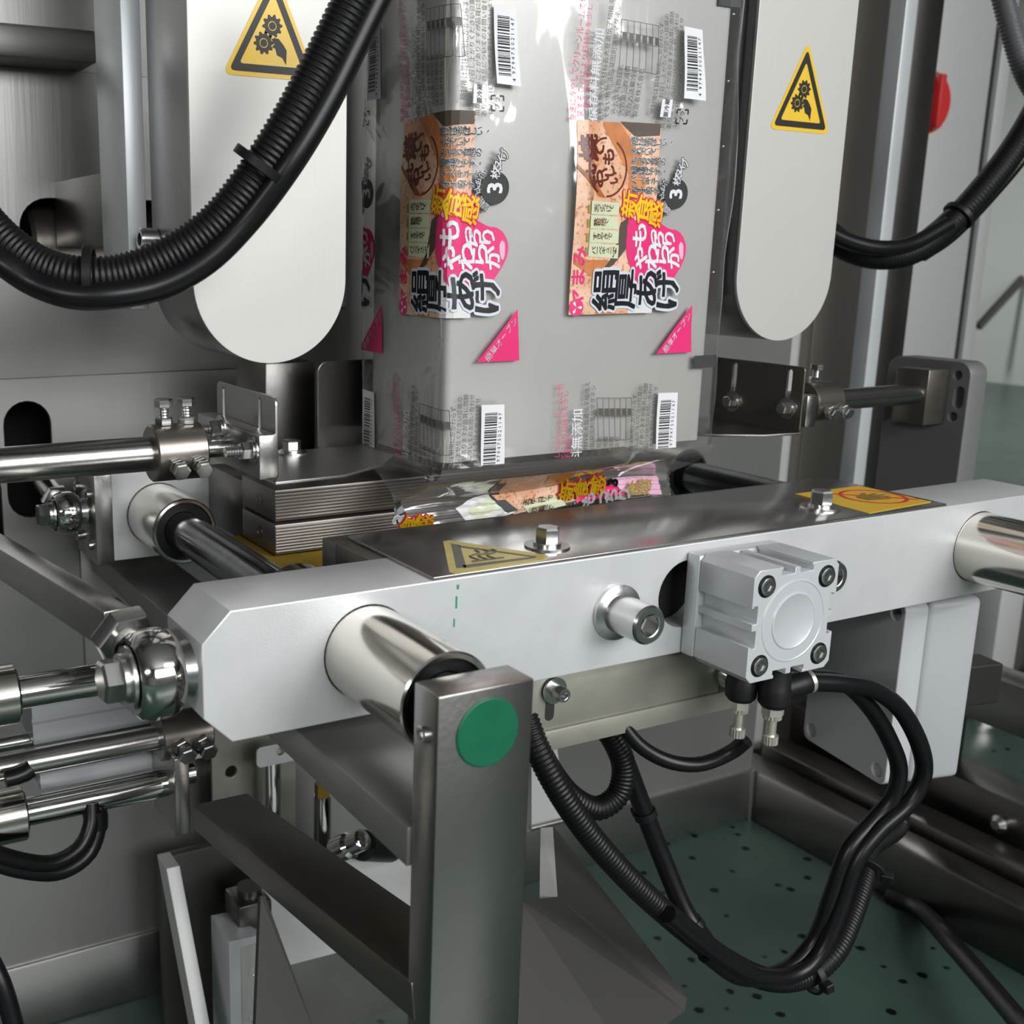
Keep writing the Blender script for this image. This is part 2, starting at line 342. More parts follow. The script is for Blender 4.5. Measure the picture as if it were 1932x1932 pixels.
# the weld seam in the corner
bm = bmesh.new(); cyl(bm, (1.0645, BY - .0055, FLOOR), (1.0645, BY - .0055, .4407), .003, 10); finish(bm, 'weld_seam', 'steel', t)
# ------------------------------------------------------------------ columns, cabinet with the red switch
t = thing('machine_column', 'dark folded steel column with a bright edge strip behind the right belt cover', 'column', (1.2, .6, FLOOR))
def colbox(name, px0, px1, Y0, dy, m, z0=FLOOR, z1=1.95, py=300, bev=.002):
    bm = bmesh.new(); box(bm, at(px0, py, Y=Y0).x, at(px1, py, Y=Y0).x, Y0, Y0 + dy, z0, z1, bev); return finish(bm, name, m, t)
colbox('side_sheet', 1478, 1573, .62, .02, 'pale')
colbox('front_sheet', 1566, 1650, .60, .04, 'brown')
colbox('recess', 1645, 1695, .64, .02, 'weld')
colbox('edge_strip', 1678, 1700, .60, .06, 'alu2')
colbox('flange', 1698, 1748, .602, .05, 'weld')
t = thing('electrical_cabinet', 'light grey electrical cabinet with a red rotary switch at the right', 'cabinet', (1.9, 1.0, FLOOR))
colbox('door', 1735, 1849, .95, .02, 'pale', FLOOR + .3)
colbox('door_gap', 1848, 1866, .96, .02, 'dark', FLOOR + .3, bev=0)
colbox('side_panel', 1864, 1884, .95, .05, 'pale', FLOOR + .3)
pz = at(1752, 195, Y=.95)
bm = bmesh.new(); lathe(bm, pz + V(-.012, 0, 0), (0, -1, 0), [(0, 0), (0, .060), (.004, .060), (.004, 0)], 40); ys = finish(bm, 'switch_plate', 'yellow', t)
bm = bmesh.new(); lathe(bm, pz + V(-.012, -.004, 0), (0, -1, 0), [(0, 0), (0, .056), (.010, .055), (.014, .050), (.014, 0)], 40); box(bm, pz.x - .021, pz.x - .005, .912, .932, pz.z - .048, pz.z + .048, .004); rk = finish(bm, 'rotary_switch', 'red', t, label='red rotary switch knob')
t = thing('guide_rod_mount', 'thick rounded grey mounting plate carrying a square block at the right', 'bracket', tuple(at(1760, 930, Y=.2)))
MX = .854                     # the plate stands across the rod: its big face looks along -x, its bright edge faces the viewer
bx1 = at(1789, 740, Y=at(1749, 740, X=MX).y).x
bya, byb = at(1749, 740, X=MX).y, at(1687, 740, X=MX).y; bza, bzb = at(1742, 803, X=MX).z, at(1749, 698, X=MX).z
bm = bmesh.new(); box(bm, MX, bx1, bya, byb, bza, bzb, .001); finish(bm, 'clamp_block', 'brown', t)
pya, pyb = at(1833, 700, X=bx1).y, at(1676, 690, X=bx1).y; ptop = at(1833, 690, X=bx1).z; pth = at(1862, 720, Y=pya).x - bx1
ymid = (bya + byb) / 2
plate('mount_plate', rrect(pya, pyb, FLOOR + .4, ptop + .003, .014), [slot(bya - .012, (bza + bzb) / 2, .010, .022), circ(bya - .008, bzb - .006, .0045), circ(bya - .008, bza + .008, .0045)], pth, 'mountm', t, (bx1 + pth / 2, 0, 0), (0, 1, 0), (0, 0, 1), .0012)
# ------------------------------------------------------------------ the rest of the plant seen at the far right
for k, (px, py, h) in enumerate(((1845, 1345, .27), (1918, 1345, .27))):
    p = at(px, py, Z=FLOOR); t = thing('levelling_foot', ['chrome levelling foot under the pale leg at far right', 'dark levelling foot beside the frame edge at far right'][k], 'foot', tuple(p), 'levelling feet')
    bm = bmesh.new(); lathe(bm, p, (0, 0, 1), [(0, 0), (0, .045), (.012, .045), (.018, .03), (.022, .03), (.03, .04), (.045, .04), (.05, .012), (.08, .012), (.08, 0)], 24); finish(bm, 'foot_disc', ['chrome', 'black'][k], t)
    bm = bmesh.new(); box(bm, p.x - .035, p.x + .035, p.y - .035, p.y + .035, p.z + .08, p.z + h, .004); finish(bm, 'leg', ['pale', 'weld'][k], t)
p = at(1880, 905, Z=FLOOR)
t = tag(quadplate('wall_bracing', [at(1848, 612, Y=4.), at(1932, 520, Y=4.), at(1932, 535, Y=4.), at(1852, 622, Y=4.)], .03, 'weld'), 'thin dark diagonal brace against the pale wall at the right edge', 'brace')
# ------------------------------------------------------------------ front sealing bar
ZB, ZT = .92, 1.0
LX, RX, AZ = .1065, .680, .9615     # guide shaft axes
t = JB = thing('front_jaw_bar', 'thick pale aluminium jaw bar with chamfered ends crossing the picture', 'jaw bar', (XC, .03, ZB))
c = .0175; XE = .7865
plate('bar', [(c, ZB), (XE - c, ZB), (XE, ZB + c), (XE, ZT - c), (XE - c, ZT), (c, ZT), (0, ZT - c), (0, ZB + c)],
      [circ(LX, AZ, .0295, 40), circ(RX, AZ, .0295, 40), circ(.361, .9635, .0245, 36)], .0608, 'alu', t, (0, .0304, 0), (1, 0, 0), (0, 0, 1), .0008)
for x, y0 in ((LX, -.090), (RX, -.090)):
    bm = bmesh.new(); sleeve(bm, (x, y0, AZ), (x, .0608, AZ), .0292, .0255, 56); b = finish(bm, 'bushing', 'bushm', t)
    bm = bmesh.new(); sleeve(bm, (x, y0 + .004, AZ), (x, y0 + .03, AZ), .0256, .0172, 40, .0002); finish(bm, 'seal_ring', 'black', b)
    bm = bmesh.new(); sleeve(bm, (x, .0612, AZ), (x, .105, AZ), .0292, .0255, 48); finish(bm, 'bushing', 'bushm', t)
capscrew('collar_bolt', (.2985, -.014, .9595), (0, -1, 0), .0135, .020, t, 'bolt')
bm = bmesh.new(); lathe(bm, (.2985, 0, .9595), (0, -1, 0), [(-.001, 0), (-.001, .0195), (.003, .0195), (.0045, .016), (.005, .0135), (.0145, .0135), (.0145, 0)], 40); finish(bm, 'bolt_collar', 'bolt', t)
bm = bmesh.new(); lathe(bm, (.361, .022, .9635), (0, -1, 0), [(0, 0), (0, .0244), (.002, .0244), (.002, 0)], 36); finish(bm, 'bore_shade', 'dark', t)  # dark disc standing in for the shade deep in the bore
capscrew('collar_bolt', (.4915, 0, .9635), (0, -1, 0), .0125, .018, t, 'bolt')
# green felt-pen dashes
for z0, z1, dx in ((.9955, .9925, .0016), (.988, .980, .0012), (.9735, .968, .001)):
    x = at(862, 1100, Y=0).x - (.9955 - z0) * .08
    bm = bmesh.new(); box(bm, x, x + dx, -.0003, .0002, z1, z0, 0); finish(bm, 'pen_mark', 'greenpen', t, None)
# stainless cover sheet on the bar
bm = bmesh.new(); box(bm, .1525, .6345, .0005, .117, ZT, ZT + .0022, .0005); cv = finish(bm, 'cover_sheet', mat('cover_sheet_steel', (.42, .41, .40), .20, .9, .03, 300), t)
bm = bmesh.new(); box(bm, .1415, .6345, .0612, .1145, .982, ZT - .0006, .001); finish(bm, 'heater_block', 'jaw', t)
bm = bmesh.new(); box(bm, .1415, .6345, .1148, .135, .962, ZT - .002, .001); finish(bm, 'jaw_face', 'jaw', t)
for px, py in ((1032, 1032), (1548, 958)):
    p = at(px, py, Z=ZT + .0022)
    hexbolt('cover_bolt', p, (0, 0, 1), .0085, .0105, t, True, 'bolt', wr=.0155)
# stickers
def sheet(name, pts, z, m, parent, th=.0003):
    bm = bmesh.new(); A = [bm.verts.new((x, y, z + th)) for x, y in pts]; bm.faces.new(A)
    B = [bm.verts.new((x, y, z - .0001)) for x, y in pts]
    for k in range(len(pts)): bm.faces.new((A[k], A[(k + 1) % len(pts)], B[(k + 1) % len(pts)], B[k]))
    return finish(bm, name, m, parent, None)
def zxy(px, py, z=ZT + .0022): p = at(px, py, Z=z); return (p.x, p.y)
zs_ = ZT + .0022
st = sheet('hot_surface_sticker', [zxy(836, 1022), zxy(848, 1020), zxy(1034, 1048), zxy(1030, 1056), zxy(860, 1084), zxy(848, 1080)], zs_, 'paleyellow', t)
for q, pts in enumerate(([(852, 1027), (868, 1030), (880, 1072), (862, 1073)], [(862, 1030), (1012, 1051), (1012, 1053), (870, 1034)], [(872, 1068), (1002, 1052), (1010, 1054), (876, 1073)])):
    sheet('sticker_border', [zxy(*p) for p in pts], zs_ + .0003, 'greyink', st)
for q in range(3):
    cx_ = 896 + q * 16
    bm = bmesh.new(); pth = [Vector((*zxy(cx_ + 9 * math.sin(k * .9), 1040 + k * 2.2 - q * 1.0), zs_ + .0005)) for k in range(9)]; sweep(bm, pth, .0007, 6); finish(bm, 'heat_wave_symbol', 'greyink', st)
sheet('symbol_base', [zxy(890, 1059), zxy(950, 1052), zxy(952, 1054), zxy(892, 1062)], zs_ + .0003, 'greyink', st)
p4 = [zxy(1500, 932), zxy(1622, 917), zxy(1757, 947), zxy(1640, 969)]
st = sheet('no_touch_sticker', p4, zs_, 'yellow', t)
ctr = Vector((sum(p[0] for p in p4) / 4 + .012, sum(p[1] for p in p4) / 4, 0))
bm = bmesh.new(); lathe(bm, (ctr.x, ctr.y, zs_ + .0003), (0, 0, 1), [(0, .0235), (.0002, .0235), (.0002, .0265), (0, .0265)], 48, closed=True); finish(bm, 'prohibition_ring', 'redink', st, None)
dd = Vector((.7, -.7, 0)); nn = Vector((.7, .7, 0)) * .0016
sheet('prohibition_bar', [tuple((ctr + dd * .034 + nn)[:2]), tuple((ctr + dd * .034 - nn)[:2]), tuple((ctr - dd * .034 - nn)[:2]), tuple((ctr - dd * .034 + nn)[:2])], zs_ + .0003, 'redink', st)
hp = [(-.004, -.016), (.008, -.016), (.011, -.004), (.013, .006), (.010, .007), (.006, 0), (.006, .014), (.003, .014), (.002, .002), (0, .016), (-.003, .016), (-.003, .002), (-.006, .013), (-.009, .012), (-.007, 0), (-.012, .006), (-.014, .004), (-.008, -.008)]
sheet('hand_symbol', [(ctr.x + y, ctr.y - x) for x, y in hp], zs_ + .0002, mat('olive_ink', (.22, .20, .03), .5), st)
# curled clear tape at the cover's left corner
filmclear = None
# plate hanging below the bar
pl = [(.2, .915), (.4505, .9245), (.4505, .8705), (.2, .862)]
bm = bmesh.new(); box(bm, .19, .452, .014, .024, .875, ZB - .0003, .0006); pp = finish(bm, 'lower_plate', 'bracket', t)
bm = bmesh.new(); box(bm, .19, .452, .012, .026, .860, .8748, .0006); finish(bm, 'lower_rail', 'bracket', t)
for px, py in ((1042, 1300), (1367, 1272)):
    p = at(px, py, Y=.014); capscrew('plate_screw', (p.x, .012, p.z), (0, -1, 0), .0052, .010, t, 'bolt', .0095)
    bm = bmesh.new(); s = slot(p.x - .0015, p.z - .012, .0075, .022); vs = [bm.verts.new((x, .0136, z)) for x, z in s]; bm.faces.new(vs); s2 = [bm.verts.new((x, .0141, z)) for x, z in s]
    for k in range(len(s)): bm.faces.new((vs[k], vs[(k + 1) % len(s)], s2[(k + 1) % len(s)], s2[k]))
    finish(bm, 'plate_slot', 'weld', t, None)
# ------------------------------------------------------------------ guide shafts
for x, lab in ((LX, 'dark polished guide shaft running back from the post with the green cap'), (RX, 'guide shaft inside the chrome sleeve at the right edge')):
    bm = bmesh.new(); cyl(bm, (x, -.135 if x == RX else -.1285, AZ), (x, .5455, AZ), .0168, 40, .001); tag(finish(bm, 'guide_shaft', 'darkm'), lab, 'shaft')
# ------------------------------------------------------------------ compact pneumatic cylinder
t = thing('pneumatic_cylinder', 'square silver pneumatic cylinder bolted to the front of the jaw bar', 'cylinder', (.399, -.03, .918))
x0, x1, z0, z1 = .3602, .4392, .9172, .9957
bm = bmesh.new(); box(bm, x0 - .001, x1, -.0125, -.0002, z0 + .003, z1 - .001, .002); finish(bm, 'mount_flange', 'alu2', t)
def notch(side, cpos, half, dep):  # profile of a switch groove on one side of the body
    return [(-half, 0), (-half, dep * .4), (-half - .0012, dep * .4), (-half - .0012, dep), (-.0025, dep), (-.0025, dep * .25), (.0025, dep * .25), (.0025, dep), (half + .0012, dep), (half + .0012, dep * .4), (half, dep * .4), (half, 0)]
xm, zm, ch = (x0 + x1) / 2, (z0 + z1) / 2, .0045; half = .0135; dp = .0055
out = [(x0 + ch, z0)]
for o, d in notch(0, 0, half, dp): out.append((xm + o, z0 + d))
out += [(x1 - ch, z0), (x1, z0 + ch)]
for o, d in notch(0, 0, half, dp): out.append((x1 - d, zm + o))
out += [(x1, z1 - ch), (x1 - ch, z1)]
for o, d in notch(0, 0, half, dp): out.append((xm - o, z1 - d))
out += [(x0 + ch, z1), (x0, z1 - ch)]
for o, d in notch(0, 0, half, dp): out.append((x0 + d, zm - o))
out += [(x0, z0 + ch)]
scr = [(x0 + .0115, z0 + .0115), (x1 - .0115, z0 + .0115), (x0 + .0115, z1 - .0115), (x1 - .0115, z1 - .0115)]
plate('body', out, [], .048, 'alu2', t, (0, -.0368, 0), (1, 0, 0), (0, 0, 1), .0006)
bm = bmesh.new(); lathe(bm, (xm, -.0606, zm), (0, -1, 0), [(0, 0), (0, .0295), (.0006, .029), (.0008, .028), (.0004, .0275), (.0004, .0205), (.001, .020), (.0012, .019), (.0006, .018), (.0006, 0)], 56); finish(bm, 'end_cap', 'alu2', t)
for x, z in scr:
    s = capscrew('body_screw', (x, -.0608, z), (0, -1, 0), .0062, .0022, t, 'bolt')
    bm = bmesh.new(); lathe(bm, (x, -.0607, z), (0, -1, 0), [(0, 0), (0, .0078), (.0004, .0078), (.0004, 0)], 28); finish(bm, 'counterbore', 'black', s)
# two elbow fittings with flow-control knobs under the cylinder
for k, (px, py, ya) in enumerate(((1398, 1305, -.028), (1460, 1320, -.047))):
    p = at(px, py, Y=ya); p.z = z0 + .0005
    bm = bmesh.new(); lathe(bm, p + V(0, 0, .0), (0, 0, -1), [(0, 0), (0, .0095), (.014, .0105), (.016, .0112), (.026, .0108), (.029, .0085), (.029, 0)], 28)
    d = V(1, -.15, .16).normalized() if k else V(1, .2, .1).normalized()
    lathe(bm, p + V(0, 0, -.018), d, [(0, 0), (0, .008), (.020, .0085), (.0285, .0085), (.03, .0075), (.03, 0)], 24); fb = finish(bm, 'elbow_fitting', 'black', t)
    bm = bmesh.new(); lathe(bm, p + V(0, 0, -.018) + d * .0265, d, [(0, .0087), (.0015, .0089), (.003, .0087)], 24); finish(bm, 'release_ring', 'nickel', fb)
    q = p + V(0, 0, -.029)
    bm = bmesh.new(); lathe(bm, q, (0, 0, -1), [(0, 0), (0, .0078), (.006, .0078), (.006, 0)], 6); finish(bm, 'hex_collar', 'nickel', fb)
    bm = bmesh.new(); knob_ring(bm, q + V(0, 0, -.0062), (0, 0, -1), .0066, .0028); finish(bm, 'lock_nut', 'nickel', fb)
    bm = bmesh.new(); cyl(bm, q + V(0, 0, -.009), q + V(0, 0, -.022), .0036, 16); finish(bm, 'needle_stem', 'nickel', fb)
    bm = bmesh.new(); knob_ring(bm, q + V(0, 0, -.0215), (0, 0, -1), .0056, .0065); finish(bm, 'adjusting_knob', 'nickel', fb)
    if k: TUBE_A = p + V(0, 0, -.018) + d * .0295; DA = d
    else: TUBE_B = p + V(0, 0, -.018) + d * .0295
# ------------------------------------------------------------------ rear jaw carriage
t = thing('rear_jaw_bar', 'aluminium rear jaw bar with a nickel sleeve, set behind the film', 'jaw bar', (XC, .43, .92))
RY = .405
plate('bar', [(.062, .922), (.726, .922), (.726, 1.002), (.062, 1.002)], [circ(LX, AZ, .029, 40), circ(RX, AZ, .029, 40)], .055, 'alu', t, (0, RY + .0275, 0), (1, 0, 0), (0, 0, 1), .0008)
for x in (LX, RX):
    bm = bmesh.new(); sleeve(bm, (x, .332, AZ), (x, RY + .05, AZ), .0288, .0255, 48); b = finish(bm, 'bushing', 'bushm', t)
    bm = bmesh.new(); sleeve(bm, (x, .335, AZ), (x, .36, AZ), .0256, .0172, 40, .0002); finish(bm, 'seal_ring', 'black', b)
bm = bmesh.new(); box(bm, .0455, .0615, .395, .462, .922, 1.004, .0008); ep = finish(bm, 'end_plate', 'post', t)
for y, z in ((.410, .985), (.410, .938), (.45, .985), (.45, .938)): capscrew('plate_screw', (.0455, y, z), (-1, 0, 0), .0045, .004, t)
for z0_, z1_ in ((.9835, 1.0095), (.9555, .9805)):
    bm = bmesh.new(); box(bm, .1545, .552, .2475, .318, z0_, z1_, .0006); j = finish(bm, 'seal_jaw', 'jaw', t)
    n = 9
    for k in range(n):
        zz = z0_ + .0012 + (z1_ - z0_ - .0024) * (k + .5) / n
        bm = bmesh.new(); lathe(bm, (.1548, .2474, zz), (1, 0, 0), [(0, 0), (0, .0011), (.3970, .0011), (.3970, 0)], 6); finish(bm, 'jaw_ridge', 'jaw', j)
    for y in (.268,):
        bm = bmesh.new(); lathe(bm, (.1546, y + .012, (z0_ + z1_) / 2), (-1, 0, 0), [(-.001, .0055), (.0004, .0055), (.0004, .004), (-.003, .0035), (-.003, 0)], 20); finish(bm, 'heater_port', 'weld', j)
bm = bmesh.new(); box(bm, .156, .55, .319, .404, .95, 1.004, .001); finish(bm, 'jaw_carrier', 'weld', t)
bm = bmesh.new(); box(bm, .135, .552, .15, .33, .946, .9535, .001); finish(bm, 'insulation_board', 'amber', t, label='amber yellow insulation board under the jaw')
# ------------------------------------------------------------------ front frame with the green capped post
t = thing('shaft_support', 'grey steel post with a green round cap and two arms running back', 'frame', (.1055, -.117, .4))
bm = bmesh.new(); box(bm, .0765, .1345, -.128, -.1045, .40, .9845, .0012); finish(bm, 'post', 'post', t)
bm = bmesh.new(); lathe(bm, (.1062, -.128, .9603), (0, -1, 0), [(-.001, 0), (-.001, .0188), (.0008, .0188), (.0014, .018), (.0014, 0)], 48); finish(bm, 'end_cap', 'greencap', t, 25, 'green round cap')
capscrew('set_screw', (.0765, -.1165, .9605), (-1, 0, 0), .0045, .003, t)
bm = bmesh.new(); box(bm, .0745, .1345, -.104, .53, .8795, .9025, .0012); finish(bm, 'upper_arm', 'armm', t)
# lower arm: a flat bar that drops towards the back
d = V(.013, 1.089, -.199).normalized(); pB = at(360, 1527, Y=.245); pE = pB - d * .40
ux = V(1, 0, 0); uz = ux.cross(d).normalized()
mt = Matrix((ux, d, uz)).transposed().to_4x4(); mt.translation = pB
bm = bmesh.new(); box(bm, .0045, .054, -.3605, .01, -.0215, 0, .001, 2, mt); finish(bm, 'lower_arm', 'brown', t)
# ------------------------------------------------------------------ left drive group below
ROD_Y = .222
t = thing('drive_rod_group', 'steel rods and clamp block that drive the lower arm at left', 'drive', (0, ROD_Y, .72))
pr = at(340, 1508, Y=.205)
bm = bmesh.new(); box(bm, .0462, .0582, .196, .252, at(330, 1580, Y=.196).z, at(345, 1430, Y=.196).z, .001); finish(bm, 'clamp_plate', 'post', t)
r2 = at(150, 1420, Y=ROD_Y); r3 = at(200, 1500, Y=ROD_Y)
bm = bmesh.new(); cyl(bm, (-.7, ROD_Y, r2.z), (.05, ROD_Y, r2.z), .0098, 32); finish(bm, 'clamped_rod', 'rodm', t)
cx0 = at(297, 1390, Y=ROD_Y).x
bm = bmesh.new(); sleeve(bm, (cx0, ROD_Y, r2.z), (cx0 + .041, ROD_Y, r2.z), .0185, .0099, 40); col = finish(bm, 'shaft_collar', 'brown', t)
for k in (0, 1):
    hexbolt('clamp_bolt', (cx0 + .014 + k * .017, ROD_Y - .0175, r2.z - .002), (0, -1, -.25), .0072, .006, t, False, 'bolt', .010, .2, True)
bm = bmesh.new(); cyl(bm, (-.7, ROD_Y, r3.z), (.0465, ROD_Y, r3.z), .0108, 32); finish(bm, 'piston_rod', 'chrome', t)
sx = at(46, 1530, Y=ROD_Y).x
bm = bmesh.new(); sleeve(bm, (-.7, ROD_Y, r3.z), (sx, ROD_Y, r3.z), .0205, .011, 40, .0015); finish(bm, 'rod_sleeve', 'bushm', t)
for xa, aa, w_, l_ in ((.012, 1.9, .006, .014), (.031, 2.2, .008, .010)):
    bm = bmesh.new(); vs = []
    for i in range(7):
        for j in range(5):
            an = math.radians(200 + 18 * aa + (j - 2) * 9); vs.append(bm.verts.new((xa + l_ * i / 6, ROD_Y + .01092 * math.cos(an), r3.z - .01092 * math.sin(an) * -1 if False else r3.z + .01092 * math.sin(an + math.pi * .68))))
    for i in range(6):
        for j in range(4): bm.faces.new((vs[i * 5 + j], vs[i * 5 + j + 1], vs[i * 5 + j + 6], vs[i * 5 + j + 5]))
    finish(bm, 'oil_stain', 'oxide', t)
bm = bmesh.new(); cyl(bm, (.0582, ROD_Y, r3.z + .004), (.072, ROD_Y, r3.z + .004), .0088, 28, .002); finish(bm, 'rod_stop', 'rodm', t)
# aluminium profile cylinder behind the rods
t = thing('profile_cylinder', 'ribbed aluminium profile cylinder lying behind the left rods', 'cylinder', (-.1, .3, .77))
def chan(y0, y1, z0, z1, x0, x1, nm):
    o = [(y0, z0), (y1, z0), (y1, z1), (y0, z1), (y0, z1 - (z1 - z0) * .3), (y0 + .003, z1 - (z1 - z0) * .34), (y0 + .003, z1 - (z1 - z0) * .42), (y0, z1 - (z1 - z0) * .46)]
    plate(nm, o, [], x1 - x0, 'alu2', t, ((x0 + x1) / 2, 0, 0), (0, 1, 0), (0, 0, 1), .0006)
pa = at(45, 1350, Y=.255); pe = at(300, 1330, Y=.255)
chan(.255, .31, at(66, 1405, Y=.255).z, at(66, 1335, Y=.255).z, pa.x + .006, .11, 'profile_body')
pa = at(75, 1460, Y=.255)
chan(.255, .31, at(75, 1492, Y=.255).z, at(75, 1440, Y=.255).z, pa.x, .10, 'profile_foot')
bm = bmesh.new(); cyl(bm, (-.7, .275, at(0, 1410, Y=.275).z + .002), (pa.x, .275, at(0, 1410, Y=.275).z + .002), .006, 20); finish(bm, 'air_rod', 'rodm', t)
# top rod with sleeve
t = thing('drive_piston', 'chrome piston rod leaving a sleeve behind the rod end at left', 'piston', (-.1, .12, .92))
r1 = at(120, 1293, Y=.11)
bm = bmesh.new(); cyl(bm, (-.6, .11, r1.z), (.03, .11, r1.z), .0105, 32); finish(bm, 'piston_rod', 'chrome', t)
bm = bmesh.new(); x_ = at(31, 1300, Y=.11).x; sleeve(bm, (-.6, .11, r1.z), (x_, .11, r1.z), .0188, .0107, 40, .0015); finish(bm, 'rod_sleeve', 'bushm', t)
# ------------------------------------------------------------------ rod ends (ball joints)
def rodend(name, label, p, shank, big=1., R=1.):
    """p: outer face centre of the bar end; ball joint on a bolt along -X"""
    t = thing(name, label, 'rod end', tuple(p)); p = Vector(p); s = big; g = big * R
    bm = bmesh.new(); lathe(bm, p, (-1, 0, 0), [(0, 0), (0, .0135 * g), (.004 * s, .0125 * g), (.008 * s, .0115 * g), (.008 * s, 0)], 36); finish(bm, 'spacer', 'bolt', t)
    c0 = p + V(-.019 * s, 0, 0)
    bm = bmesh.new(); lathe(bm, c0, (-1, 0, 0), [(-.0118 * s, .012 * g), (-.0118 * s, .0172 * g), (-.009 * s, .0197 * g), (-.004 * s, .021 * g), (.004 * s, .021 * g), (.009 * s, .0197 * g), (.0118 * s, .0172 * g), (.0118 * s, .012 * g)], 44, closed=True); bh = finish(bm, 'joint_housing', 'chrome', t, 40)
    bm = bmesh.new(); lathe(bm, c0, (-1, 0, 0), [(-.0125 * s, 0), (-.0125 * s, .010 * g), (-.008 * s, .0125 * g), (0, .0145 * g), (.008 * s, .0125 * g), (.0125 * s, .010 * g), (.0125 * s, 0)], 36); finish(bm, 'ball', 'bolt', t, 50)
    q = p + V(-.0315 * s, 0, 0)
    bm = bmesh.new(); lathe(bm, q, (-1, 0, 0), [(0, 0), (0, .0145 * g), (.002 * s, .0145 * g), (.002 * s, .0115 * g), (.0055 * s, .0115 * g), (.0055 * s, 0)], 36); finish(bm, 'washer', 'bolt', t)
    hexbolt('joint_bolt', q + V(-.0055 * s, 0, 0), (-1, 0, 0), .0118 * s, .010 * s, t, False, 'bolt', rot=.15)
    sd = Vector(shank); L = sd.length; sd.normalize()
    bm = bmesh.new(); lathe(bm, c0 + sd * .019 * g, sd, [(0, 0), (0, .0105 * g), (L, .0105 * s), (L, 0)], 28); finish(bm, 'shank', 'chrome', t)
    e = c0 + sd * (.019 * g + L)
    bm = bmesh.new(); lathe(bm, e, sd, [(0, 0), (0, .0145 * g), (.002, .0155 * g), (.009 * s, .0155 * g), (.011 * s, .014 * g), (.011 * s, 0)], 6); finish(bm, 'lock_nut', 'bolt', t)
    e += sd * .011 * s
    return t, e, sd
t, e, sd = rodend('rod_end', 'large polished ball joint on the left end of the front jaw bar', (0, .024, .9605), V(-.008, .035, .015).normalized() * .006, 1.12, R=1.14)
x, y, a = frame(sd)
far = at(-30, 1030, Y=.32); dr = (far - e); mt = Matrix((dr.cross(V(0, 0, 1)).normalized(), dr.normalized(), dr.cross(V(0, 0, 1)).normalized().cross(dr.normalized()))).transposed().to_4x4(); mt.translation = e
bm = bmesh.new(); box(bm, -.009, .009, 0, dr.length, -.0125, .0125, .0015, 2, mt); finish(bm, 'link_bar', 'post', t)
tgt_ = at(66, 886, Y=BY) - V(.0455 - .0175, .43, .9655)
t, e, sd = rodend('rod_end', 'smaller ball joint on the end plate of the rear jaw bar', (.0455, .43, .9655), tgt_.normalized() * .012, .92)
bm = bmesh.new(); cyl(bm, e, e + sd * .10, .0098, 24); finish(bm, 'link_rod', 'rodm', t)
# ------------------------------------------------------------------ belt covers left and right of the film
def sign(parent, pl, pr, ap, y):
    """gear-and-hand warning triangle, corners given in (x, z) on the cover face"""
    A, B, C_ = Vector(pl), Vector(pr), Vector(ap)
    cen = (A + B + C_) / 3
    def tri(k, rnd):
        P3 = [cen + (q - cen) * k for q in (A, B, C_)]; out = []
        for i in range(3):
            p, a, b = P3[i], P3[i - 1], P3[(i + 1) % 3]; ra = p + (a - p).normalized() * rnd; rb = p + (b - p).normalized() * rnd
            for s in range(6):
                u = s / 5; out.append(tuple((ra * (1 - u) ** 2 + p * 2 * u * (1 - u) + rb * u * u)))
        return out
    st = plate('warning_sticker', tri(1, .008), [], .0004, 'yellow', parent, (0, y - .0002, 0), (1, 0, 0), (0, 0, 1), 0, None, 'yellow warning triangle with gears and a hand')
    plate('sticker_border', tri(.87, .005), [tri(.66, .003)], .0003, 'ink', st, (0, y - .0005, 0), (1, 0, 0), (0, 0, 1), 0, None)
    S = (B - A).length; ex = (B - A).normalized(); ez = Vector((-ex.y, ex.x))
    def pt(u, v): return tuple(cen + ex * (u * S) + ez * (v * S))
    def gear(u, v, r):
        g = []
        for k in range(40): g.append(pt(u + r * (1 if k % 4 < 2 else .78) * math.cos(k * math.pi / 20), v + r * (1 if k % 4 < 2 else .78) * math.sin(k * math.pi / 20)))
        h1 = [pt(u + r * .42 * math.cos(k * math.pi / 12), v + r * .42 * math.sin(k * math.pi / 12)) for k in range(24)]
        h2 = [pt(u + r * .34 * math.cos(k * math.pi / 12), v + r * .34 * math.sin(k * math.pi / 12)) for k in range(24)]
        plate('gear_symbol', g, [h1], .0003, 'ink', st, (0, y - .0005, 0), (1, 0, 0), (0, 0, 1), 0, None)
        plate('gear_symbol', h2, [], .0003, 'ink', st, (0, y - .0005, 0), (1, 0, 0), (0, 0, 1), 0, None)
    gear(.005, .14, .105); gear(-.085, -.02, .105)
    hand = [(-.005, .02), (.02, .035), (.07, .03), (.12, -.02), (.155, -.07), (.15, -.2), (.11, -.14), (.055, -.12), (.035, -.06), (.0, -.05), (.03, -.02)]
    plate('hand_symbol', [pt(*h) for h in hand], [], .0003, 'ink', st, (0, y - .0005, 0), (1, 0, 0), (0, 0, 1), 0, None)
PY = .2
def xz(px, py, Y): p = at(px, py, Y=Y); return (p.x, p.z)
